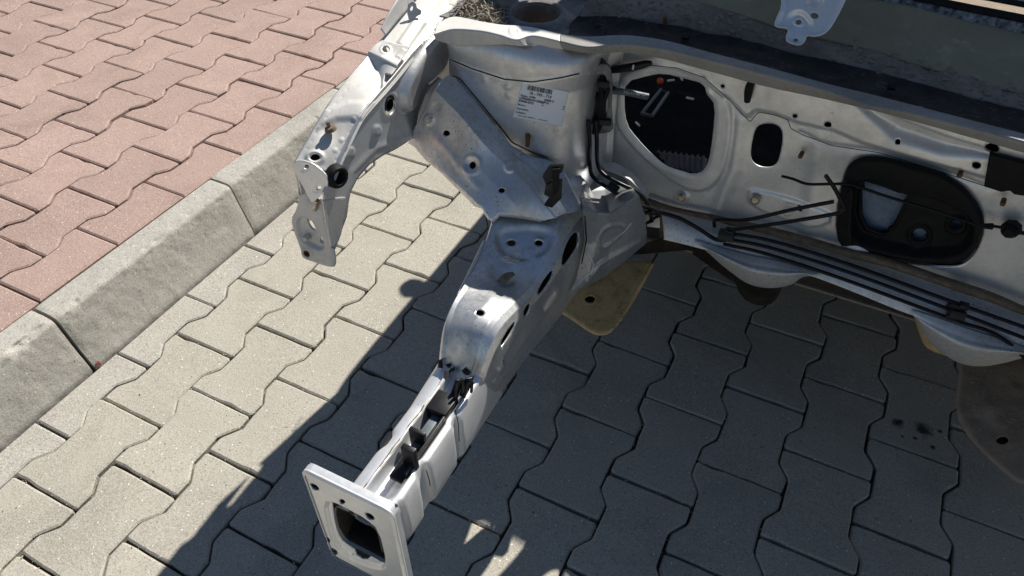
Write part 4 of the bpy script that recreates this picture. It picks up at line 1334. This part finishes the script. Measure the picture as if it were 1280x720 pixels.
patch('duct_cheek', duct, M['rubber'], [[('y', 1052, 232, YM - .004), ('y', 1046, 290, YM - .004), ('y', 1052, 308, YM - .004)], [('y', 1064, 236, YM - .016), ('y', 1062, 286, YM - .016), ('y', 1064, 306, YM - .014)]], 8, 20, thick=.005)
M['ductback'] = grime('foil_board', (.14, .19, .26), (.20, .26, .34), (.30, .36, .42), 70, .5)
patch('duct_back', duct, M['ductback'], [[('y', 1060, 222, YF + .03), ('y', 1060, 310, YF + .022)], [('y', 1220, 258, YF + .03), ('y', 1220, 330, YF + .022)]], 20, 14, lu=True, lv=True, thick=.003)
patch('torn_foil', firewall, M['white'], [[('y', 1054, 308, YF - .004), ('y', 1056, 316, YF - .004)], [('y', 1072, 308, YF - .008), ('y', 1074, 319, YF - .008)], [('y', 1094, 320, YF - .005), ('y', 1092, 324, YF - .004)]], 16, 6, thick=.001, rough=.002)

# dark felt behind the openings
felt = patch('sound_felt', car, M['interior'], [[(.62, YF + .02, .44), (.62, YF + .20, .43), (.62, YF + .60, .40), (.62, YF + 1.1, .42)], [(1.90, YF + .02, .44), (1.90, YF + .20, .43), (1.90, YF + .60, .40), (1.90, YF + 1.1, .42)]], 90, 90, thick=.004, rough=.004)
fz = lambda px, py, z=.449: onz(px, py, z)
tube('slot_frame', [fz(802, 142), fz(826, 112), fz(835, 116), fz(815, 145), fz(802, 142)], .0036, M['greyplastic'], felt, 6, 1)
patch('ribbed_vent', felt, M['ventgrey'], [[fz(820, 190, .455), fz(836, 210, .455)], [fz(884, 198, .455), fz(884, 220, .455)]], 80, 10, thick=.002, lu=True, lv=True,
      emboss=[('line', [(x, 180), (x - 3, 230)], .006, 1.8) for x in range(824, 886, 7)])
lathe('orange_cap', [(0, .005), (.005, .004), (.0062, 0), (.0062, -.003)], onz(825, 101, .50), (-.2, -.7, .7), M['orange'], felt, 14)
for (a, b) in [((834, 101), (843, 100)), ((851, 97), (853, 100)), ((858, 122), (867, 124)), ((795, 153), (799, 157))]:
    tube('felt_clip', [fz(*a, .46), fz(*b, .462)], .0022, M['white'], felt, 6, 1)

# ---- corner between tower and firewall: harness box, plugs ------------------------------------------
hb = patch('harness_grommet', car, plain('grey_sealant', (.16, .155, .15), .6, 0, .5, 50, .3), [[('y', 728, 86, .488), ('y', 722, 160, .490)], [('y', 764, 78, .505), ('y', 768, 170, .508)]], 50, 70, lu=True, lv=True,
           outline=chaikin([(729, 84), (744, 81), (762, 80), (766, 100), (764, 150), (768, 164), (748, 168), (724, 156), (720, 146), (727, 136), (726, 106)], 1), holes=[chaikin([(744, 95), (757, 90), (761, 120), (758, 150), (746, 150), (742, 122)], 1)], thick=.012, rough=.003)
for k, (dx, r) in enumerate(((-4, .0042), (2, .0050), (7, .0036))):
    tube('harness_cable', [('y', 752 + dx, 92 + 2 * k, .512), ('y', 750 + dx + 3 * (k - 1), 110, .506), ('y', 752 + dx - 2 * k, 128, .500), ('y', 747 + dx, 146, .500), ('y', 741 + dx * .8, 166, .500)], r, M['rubber'], hb, 8, 6)
box('harness_clamp', ony(752, 152, .498), (.030, .010, .010), M['black'], hb, axes=basis((.3, -1, .2))[0:3], bev=.002)
box('harness_clamp', ony(755, 104, .506), (.016, .010, .018), M['black'], hb, axes=basis((.3, -1, .2))[0:3], bev=.002)

patch('corner_panel', car, M['cream'], [[('y', 738, 66, .515), ('y', 742, 120, .535), ('y', 742, 215, .545)], [('y', 780, 64, .555), ('y', 772, 120, .566), ('y', 762, 236, .570)]], 30, 50, thick=.002, rough=.001)
plug = tube('plug', [('y', 763, 88, .545), ('y', 775, 86, .548), ('y', 790, 84, .55), ('y', 806, 80, .552), ('y', 815, 79, .553)], [.005, .0062, .0065, .0055, .0035], M['black'], car, 10, 5)
tube('plug_ring', [('y', 791, 87, .544), ('y', 792, 81, .545)], .0015, M['white'], plug, 6, 1)
shaft = tube('shaft', [('y', 757, 113, .540), ('y', 780, 115, .556), ('y', 810, 121, .572)], .0052, M['greyplastic'], car, 10, 4)
text_on('lettering', '335-11-00 10', 5.2, lambda x, y: ony(779 + x * .99, 116.5 + x * .14 - y, .548), shaft, M['white'], .02)

# ---- rear part of the rail and lower beam ---------------------------------------------------------------
ctrl = [
    [('z', 700, 214, .480), ('z', 722, 236, .470), ('x', 729, 262, .782), ('x', 731, 304, .784), ('x', 720, 350, .780), ('x', 712, 364, .776)],
    [('z', 718, 208, .482), ('z', 738, 240, .470), ('x', 746, 266, .796), ('x', 746, 304, .800), ('x', 736, 345, .797), ('x', 730, 360, .792)],
    [('z', 738, 200, .484), ('z', 756, 238, .470), ('x', 762, 267, .812), ('x', 764, 300, .816), ('x', 760, 332, .815), ('x', 756, 346, .81)],
    [('z', 756, 200, .482), ('z', 774, 230, .470), ('x', 782, 254, .838), ('x', 786, 286, .842), ('x', 784, 312, .841), ('x', 782, 326, .836)],
    [('z', 770, 210, .478), ('z', 788, 232, .470), ('x', 798, 244, .856), ('x', 806, 268, .862), ('x', 808, 292, .862), ('x', 808, 304, .858)]]
M['soiled'] = paint('underseal_grey', base=(.40, .42, .44), metal=.7, rough=.36, dirt=.55, dirt_col=(.09, .08, .07), spots=1.0)
rear_rail = patch('rear_rail', car, M['soiled'], ctrl, 80, 91, thick=.002, rough=.0012, lu=True, lv=True,
                  emboss=[('line', chaikin([(748, 300), (755, 285), (775, 280), (782, 284), (770, 300), (752, 312), (748, 300)], 1), .0025, 2), ('line', [(735, 352), (750, 330), (775, 316), (800, 300)], .003, 3)])
for q in ([(716, 362), (728, 348), (744, 334), (762, 322)], [(734, 312), (742, 330), (738, 345)], [(766, 300), (780, 290), (792, 276)]):
    seam(rear_rail, q, .0012, M['dusty'], 'seam_sealer', 4)
seam(rear_rail, [(731, 270), (733, 300), (726, 335)], .001)
# wheelhouse panel joining brace, tower and apron (closes the corner behind the brace)
patch('wheelhouse_panel', car, P_, [[('y', 548, 96, .452), ('y', 515, 130, .425), ('y', 520, 180, .405)], [('y', 600, 135, .450), ('y', 600, 180, .430), ('y', 600, 240, .390)], [('y', 690, 200, .450), ('y', 690, 230, .430), ('y', 660, 290, .380)]], 30, 30, thick=.002)
# rear wall of the wheel arch, behind the strut tower
patch('wheel_arch_wall', car, M['mud'], [[(.435, .70, .74), (.435, .78, .45), (.435, .84, .22)], [(.62, .66, .73), (.62, .72, .45), (.62, .80, .22)], [(.735, .62, .66), (.735, .66, .45), (.735, .74, .24)]], 20, 20, thick=.004)
patch('wheel_arch_roof', car, M['mud'], [[(.437, .30, .615), (.437, .50, .665), (.437, .72, .690)], [(.470, .30, .615), (.470, .50, .665), (.470, .72, .690)]], 6, 20, thick=.002)
patch('wheel_arch_side', car, M['mud'], [[(.437, .50, .68), (.437, .72, .70)], [(.56, .60, .69), (.56, .72, .70)]], 8, 8, thick=.002)
# crumpled foil at the corner
patch('torn_foil', rear_rail, M['dusty'], [[('y', 748, 200, .548), ('y', 756, 212, .535)], [('y', 776, 206, .550), ('y', 782, 222, .535)], [('y', 794, 220, .552), ('y', 800, 240, .538)], [('y', 812, 240, .555), ('y', 806, 256, .54)]], 40, 14, thick=.001, rough=.004)

bot = [((826, 254), (830, 296)), ((860, 270), (862, 304)), ((900, 280), (902, 314)), ((960, 294), (958, 326)), ((1020, 312), (1016, 342)), ((1080, 330), (1074, 364)), ((1140, 350), (1134, 388)), ((1200, 370), (1196, 408)), ((1290, 400), (1290, 440)), ((1420, 446), (1420, 486))]
ctrl = []
for (a, b) in bot:
    A = ony(*a, YF + .008); B = ony(*b, YF - .030)
    ctrl.append([A + np.array([0, .006, .004]), A, A * .5 + B * .5 + np.array([0, -.004, .008]), B, B + np.array([0, .001, -.006]), B + np.array([0, .022, -.010])])
M['sill'] = paint('sill_paint', base=(.74, .74, .73), metal=.5, rough=.4, dirt=.6, dirt_col=(.20, .16, .12), spots=1.0)
beam = patch('lower_beam', car, M['sill'], ctrl, 220, 30, thick=.002, rough=.0003)
for pts in ([(876, 306), (888, 318), (908, 336), (934, 354), (962, 360), (988, 356), (1004, 346), (1018, 344)], [(1146, 398), (1156, 420), (1176, 440), (1200, 454), (1226, 458), (1254, 454), (1290, 446), (1330, 452)]):
    top = [(868, 302), (890, 309), (912, 315), (938, 322), (960, 326), (984, 332), (1004, 338), (1024, 345)] if pts[0][0] < 1000 else [(1140, 390), (1160, 396), (1182, 403), (1204, 411), (1228, 419), (1254, 427), (1290, 440), (1336, 455)]
    ctrl = []
    for i, (t, p) in enumerate(zip(top, pts)):
        T = ony(t[0], t[1] - 3, YF - .0312)
        w = math.sin(math.pi * i / 7)
        m = ((t[0] + p[0]) / 2 - 2 * (1 - w), t[1] * .45 + p[1] * .55)
        B = ony(*p, YF - .02 + .03 * (1 - w))
        Mi = ony(*m, YF - .030 - .022 * w)
        ctrl.append([T, T * .6 + Mi * .4 + np.array([0, -.004, 0]), Mi, B, B + np.array([0, .03, -.002])])
    patch('beam_bulge', beam, M['sill'], ctrl, 60, 30, thick=.002, rough=.0003)
tube('seam_sealer', [('y', 800, 247, YF - .002), ('y', 840, 261, YF - .004), ('y', 900, 274, YF - .006), ('y', 960, 288, YF - .008), ('y', 1010, 301, YF - .009), ('y', 1060, 316, YF - .010), ('y', 1110, 328, YF - .010), ('y', 1180, 352, YF - .010), ('y', 1240, 372, YF - .010), ('y', 1290, 392, YF - .010), ('y', 1420, 436, YF - .01)],
     [.005, .0045, .006, .007, .0065, .0085, .0075, .008, .0065, .006], M['sealer'], beam, 8, 10)

# ---- brake pipes ---------------------------------------------------------------------------------------------
YB = YF - .032
def pipe(pts, r=.0030, name='brake_pipe'):
    return tube(name, pts, r, M['pipe'], car, 10, 8)
pipe([('y', 904, 291, YB), ('y', 960, 300, YB), ('y', 1060, 330, YB), ('y', 1190, 377, YB), ('y', 1300, 416, YB), ('y', 1420, 460, YB)])
pipe([('y', 904, 298, YB), ('y', 960, 309, YB), ('y', 1060, 340, YB), ('y', 1190, 388, YB), ('y', 1300, 430, YB), ('y', 1420, 474, YB)])
pipe([('y', 904, 305, YB), ('y', 960, 318, YB), ('y', 1060, 351, YB), ('y', 1190, 399, YB), ('y', 1236, 414, YB), ('y', 1262, 430, YB - .002), ('y', 1285, 452, YB - .004), ('y', 1330, 500, YB - .004)])
pipe([('y', 893, 283, YB), ('y', 893, 276, YB - .006), ('y', 899, 274, YB - .012), ('y', 936, 274, YB - .03), ('y', 990, 262, YB - .036), ('y', 1042, 252, YB - .036)])
pipe([('y', 908, 297, YB), ('y', 912, 288, YB - .008), ('y', 924, 286, YB - .02), ('y', 980, 278, YB - .036), ('y', 1040, 268, YB - .038), ('y', 1053, 264, YB - .038), ('y', 1054, 258, YB - .038), ('y', 1046, 240, YB - .040), ('y', 1032, 219, YB - .042)])
pipe([('y', 735, 150, .480), ('y', 737, 175, .480), ('y', 737, 205, .486), ('y', 742, 222, .478), ('y', 762, 236, .470), ('y', 790, 253, .472), ('y', 812, 260, .488), ('y', 828, 266, .522), ('y', 850, 273, .530), ('y', 872, 285, .538), ('y', 892, 298, YB), ('y', 904, 301, YB)], .0034)
pipe([('y', 745, 150, .485), ('y', 746, 175, .485), ('y', 747, 205, .490), ('y', 756, 219, .484), ('y', 776, 230, .480), ('y', 796, 240, .484), ('y', 808, 252, .488), ('y', 814, 270, .49), ('y', 816, 290, .49)], .0034)
pipe([('y', 816, 264, .488), ('y', 804, 268, .482), ('y', 794, 280, .474), ('y', 784, 305, .464), ('y', 770, 326, .455)], .0028)
rod = pipe([('y', 977, 220, YM - .012), ('y', 992, 224, YM - .014), ('y', 1010, 230, YM - .018), ('y', 1040, 230, YM - .022), ('y', 1064, 231, YM - .024), ('y', 1110, 246, YM - .024), ('y', 1170, 264, YM - .022), ('y', 1228, 283, YM - .018), ('y', 1244, 283, YM - .014), ('y', 1262, 287, YM - .006)], .0022, 'bonnet_cable')
gpos = ony(1264, 286, YM)
lathe('cable_grommet', [(0, .016), (.006, .015), (.010, .010), (.010, .004), (.013, .003), (.013, -.004)], gpos, (-.3, -1, 0), M['rubber'], car, 8)
lathe('grommet_neck', [(0, .012), (.004, .010), (.005, 0)], ony(1240, 283, YM), (-1, -.4, 0), M['rubber'], rod, 10)
tube('cable_tail', [('y', 1268, 289, YM), ('y', 1300, 296, YM), ('y', 1380, 316, YM)], .003, M['pipe'], rod, 8, 4)
for (cx, cy, yy, w, h) in [(908, 294, YB, .026, .024), (1195, 389, YB, .022, .036)]:
    c = ony(cx, cy, yy)
    k = box('pipe_clip', c, (w, .014, h), M['black'], car, axes=basis((.1, -1, .35))[0:3], bev=.002)
    for j in (-1, 1):
        box('clip_tooth', c + np.array([.004 * j, -.006, .006 + h * .36 * j]), (w * .6, .012, .007), M['black'], k, bev=.0012)
box('pipe_bundle_block', ony(813, 281, .494), (.030, .020, .052), M['rubber'], car, axes=basis((.3, -1, .2))[0:3], bev=.003)
box('pipe_clip', ony(766, 234, .474), (.018, .014, .044), M['black'], car, axes=basis((.3, -.8, .6), (.5, .2, 1))[0:3], bev=.002)

# ---- underbody tongues ---------------------------------------------------------------------------------------
tz = Plane(('z', 700, 385, .235), ('z', 752, 416, .235), ('z', 815, 330, .270))
t1o = chaikin([(690, 386), (694, 374), (704, 352), (760, 326), (822, 322), (806, 352), (790, 380), (772, 408), (762, 416), (750, 419), (738, 415), (720, 402), (706, 393)], 1)
patch('underbody_tongue', car, M['tan'], [[tz.hit(680, 310), tz.hit(680, 430)], [tz.hit(840, 310), tz.hit(840, 430)]], 110, 90, lu=True, lv=True, outline=t1o, holes=[ell(737.5, 374, 6.4, 4.4)],
      emboss=[('line', [(768, 412), (790, 372), (815, 330)], .004, 4), ('ring', ell(737.5, 374, 8, 6), .001, 1.5)], thick=.004, rim=.004, rough=.001)
t2 = Plane(('z', 1200, 460, .20), ('z', 1290, 610, .17), ('z', 1300, 450, .22))
for (qx, qy, pn) in ((737.5, 374, tz), (1253, 550, t2)):
    q = pn.hit(qx, qy)
    box('tongue_backing', q + np.array([-.002, .008, -.020]), (.036, .036, .003), M['rubber'], car, bev=0)
patch('tongue_wall', car, M['underdark'], [[('y', 760, 318, .60), ('y', 800, 318, .605)], [('y', 840, 296, .60), ('y', 870, 312, .605)]], 20, 12, thick=.003)  # near-black sheet, shade below the beam put into its colour
t2 = Plane(('z', 1200, 460, .20), ('z', 1290, 610, .17), ('z', 1300, 450, .22))
t2o = chaikin([(1204, 440), (1199, 470), (1196, 505), (1200, 528), (1214, 546), (1236, 570), (1260, 594), (1276, 604), (1300, 606), (1420, 600), (1420, 470), (1300, 440)], 1)
patch('underbody_tongue', car, M['mud'], [[t2.hit(1180, 425), t2.hit(1180, 620)], [t2.hit(1425, 425), t2.hit(1425, 620)]], 120, 110, lu=True, lv=True, outline=t2o, holes=[ell(1253, 550, 7.6, 5.6)], thick=.004, rim=.004, rough=.003)
t3 = Plane(('y', 925, 350, .60), ('y', 985, 350, .60), ('y', 950, 380, .585))
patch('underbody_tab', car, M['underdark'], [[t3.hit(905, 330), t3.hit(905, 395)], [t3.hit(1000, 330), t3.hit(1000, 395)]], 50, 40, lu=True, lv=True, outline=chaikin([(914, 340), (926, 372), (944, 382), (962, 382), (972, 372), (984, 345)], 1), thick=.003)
patch('beam_return', car, M['underdark'], [[('y', 866, 304, .60), ('y', 866, 318, .62)], [('y', 900, 318, .60), ('y', 905, 345, .62)], [('y', 930, 345, .60), ('y', 930, 360, .62)]], 20, 10, thick=.003)  # near-black colour imitates the shade under the beam
patch('beam_return', car, M['tan'], [[('y', 1142, 392, .60), ('y', 1146, 410, .615)], [('y', 1156, 408, .60), ('y', 1160, 436, .615)], [('y', 1182, 430, .60), ('y', 1200, 450, .615)]], 20, 10, thick=.003)

# ---- cabin out of the frame (shaped to cast the car's shadow) ------------------------------------------------------
floor_ = patch('floor_pan', car, M['mud'], [[(.46, .62, .30), (.46, 1.0, .22), (.46, 2.9, .22)], [(1.86, .62, .30), (1.86, 1.0, .22), (1.86, 2.9, .22)]], 20, 30, thick=.004)
for sx in (-1, 1):
    X0 = 1.16 + sx * .695
    ctrl = []
    for y, zt in ((.86, .70), (.95, .73), (1.2, .75), (1.8, .77), (2.5, .80), (2.95, .80)):
        ctrl.append([(X0 + .02 * -sx, y, .20), (X0 + .01 * sx, y, .45), (X0 + .0 * sx, y, zt - .06), (X0 - .015 * sx, y, zt)])
    door = patch('body_side', car, P_, ctrl, 40, 30, thick=.02)
    for pts in ([(X0 - .03 * sx, .66, .73), (X0 - .15 * sx, .80, 1.0), (X0 - .27 * sx, .94, 1.235)], [(X0 - .02 * sx, 1.75, .76), (X0 - .22 * sx, 1.72, 1.25)], [(X0 - .02 * sx, 2.75, .80), (X0 - .24 * sx, 2.45, 1.25)]):
        tube('pillar', pts, .028, P_, car, 10, 6)
    m0 = np.array([X0 + .012 * sx, 1.27, .775])
    tube('shadow_mirror', [m0 + np.array([-.05 * sx, 0, -.04]), m0, m0 + np.array([.022 * sx, .02, .02])], [.012, .020, .026, .020], M['black'], car, 12, 4)  # unseen mirror, added to put a bump in the shadow edge
# roof added unseen for its shade, its hatch invented to pass sun patches
R0, R1, RY0, RY1 = .715, 1.605, .915, 2.62
HX0, HX1, HY0, HY1 = .86, 1.16, 1.11, 1.28
def rslab(x0, x1, y0, y1):
    ctrl = [[(x, y, 1.235 + .035 * math.sin(math.pi * (x - R0) / (R1 - R0)) * math.sin(math.pi * min(1, max(0, (y - RY0) / (RY1 - RY0)))) ** .5) for y in np.linspace(y0, y1, 5)] for x in np.linspace(x0, x1, 5)]
    return ctrl
shade_roof = patch('shade_roof', car, P_, rslab(R0, R1, HY1, RY1), 20, 20, thick=.02)
patch('shade_roof_front', shade_roof, P_, rslab(R0, R1, RY0, HY0), 20, 10, thick=.02)
patch('shade_roof_side', shade_roof, P_, rslab(R0, HX0, HY0, HY1), 10, 10, thick=.02)
patch('shade_roof_side', shade_roof, P_, rslab(HX1, R1, HY0, HY1), 10, 10, thick=.02)
# dashboard bulkhead and windscreen
gm_, gnt, gb = new_mat('sky_white_glass')
gb.inputs['Base Color'].default_value = (.85, .87, .88, 1); gb.inputs['Roughness'].default_value = .15; gb.inputs['Transmission Weight'].default_value = .15; gb.inputs['IOR'].default_value = 1.5  # whitish base stands in for sky reflected in the glass
screen = patch('windscreen', car, gm_, [[('y', 1010, -34, .726), (.80, .915, 1.225)], [('y', 1212, -3, .724), (1.16, .915, 1.255)], [('y', 1420, 38, .724), (1.55, .915, 1.225)]], 30, 20, thick=.004)

# ---- litter lying on the car ----------------------------------------------------------------------------------
V, Fc = [], []
def straw(c, d, L, r):
    k = len(V); d = d / np.linalg.norm(d); a = np.cross(d, [0, 0, 1.0]); a /= np.linalg.norm(a) + 1e-9; b = np.cross(d, a)
    bend = np.array([rng.normal(0, .2), rng.normal(0, .2), rng.normal(0, .15)]) * L
    for i, t in enumerate((-.5, 0, .5)):
        q = c + d * L * t + bend * (1 - (2 * t) ** 2)
        for s in range(3):
            V.append(q + r * (a * math.cos(2.094 * s) + b * math.sin(2.094 * s)))
    for i in (0, 1):
        for s in range(3):
            s2 = (s + 1) % 3
            Fc.append((k + i * 3 + s, k + i * 3 + s2, k + i * 3 + 3 + s2, k + i * 3 + 3 + s))
for i in range(420):
    qx = rng.uniform(568, 630); qy = rng.uniform(4, 30)
    if qy > 30 - (qx - 600) * .1 or qx < 572 + (12 - qy) * .2: continue
    c = onz(qx, qy, .724 + abs(rng.normal(0, .0035)))
    straw(c, np.array([rng.normal(), rng.normal(), rng.normal(0, .5)]), rng.uniform(.008, .032), rng.uniform(.0005, .0013))
lit = mesh_obj('dry_leaf_litter', V, Fc, M['straw'], smooth=False)
tag(lit, 'dry straw and leaf litter heaped beside the strut tower opening', 'litter', kind='stuff')
V, Fc = [], []
for i in range(26):
    c = onz(642 + rng.normal(0, 5), 320 + rng.normal(0, 4), .486 + rng.uniform(0, .004))
    straw(c, np.array([rng.normal(), rng.normal(), rng.normal(0, .15)]), rng.uniform(.006, .018), .0007)
wisp = mesh_obj('straw_wisp', V, Fc, plain('pale_straw', (.6, .58, .52), .8, 0, .2, 90, 0), smooth=False)
tag(wisp, 'pale wisp of tangled straw on the dented rail top below two holes', 'straw')
lp = onz(633, 350, .461)
lf = patch('dry_leaf', None, M['leaf'], [[lp + np.array([-.011, -.010, .001]), lp + np.array([.004, -.010, .003])], [lp + np.array([-.006, .004, .007]), lp + np.array([.007, .004, .005])], [lp + np.array([.002, .016, .004]), lp + np.array([.008, .014, .002])]], 12, 8, thick=.0008)
tag(lf, 'curled brown dry leaf on top of the grey rail', 'leaf')

# ---- far side of the engine bay: the same panels mirrored across the car's centre line ------------------------
MIR = Matrix.Translation((2 * 1.16, 0, 0)) @ Matrix.Scale(-1, 4, (1, 0, 0))
bpy.context.view_layer.update()
for o in list(car.children):
    if o.name.split('.')[0] in ('end_plate', 'front_rail', 'rail_box', 'strut_tower', 'diagonal_brace', 'apron_panel', 'apron_rail', 'apron_bracket', 'tip_bracket', 'wheelhouse_panel', 'wheel_arch_wall', 'wheel_arch_roof'):
        c = o.copy(); COL.objects.link(c); c.parent = car
        c.matrix_parent_inverse = CINV @ MIR
        for ch in o.children:
            if ch.name.split('.')[0] in ('paper_label', 'burnt_sealer', 'lettering', 'barcode', 'panel_seam'): continue
            d = ch.copy(); COL.objects.link(d); d.parent = c
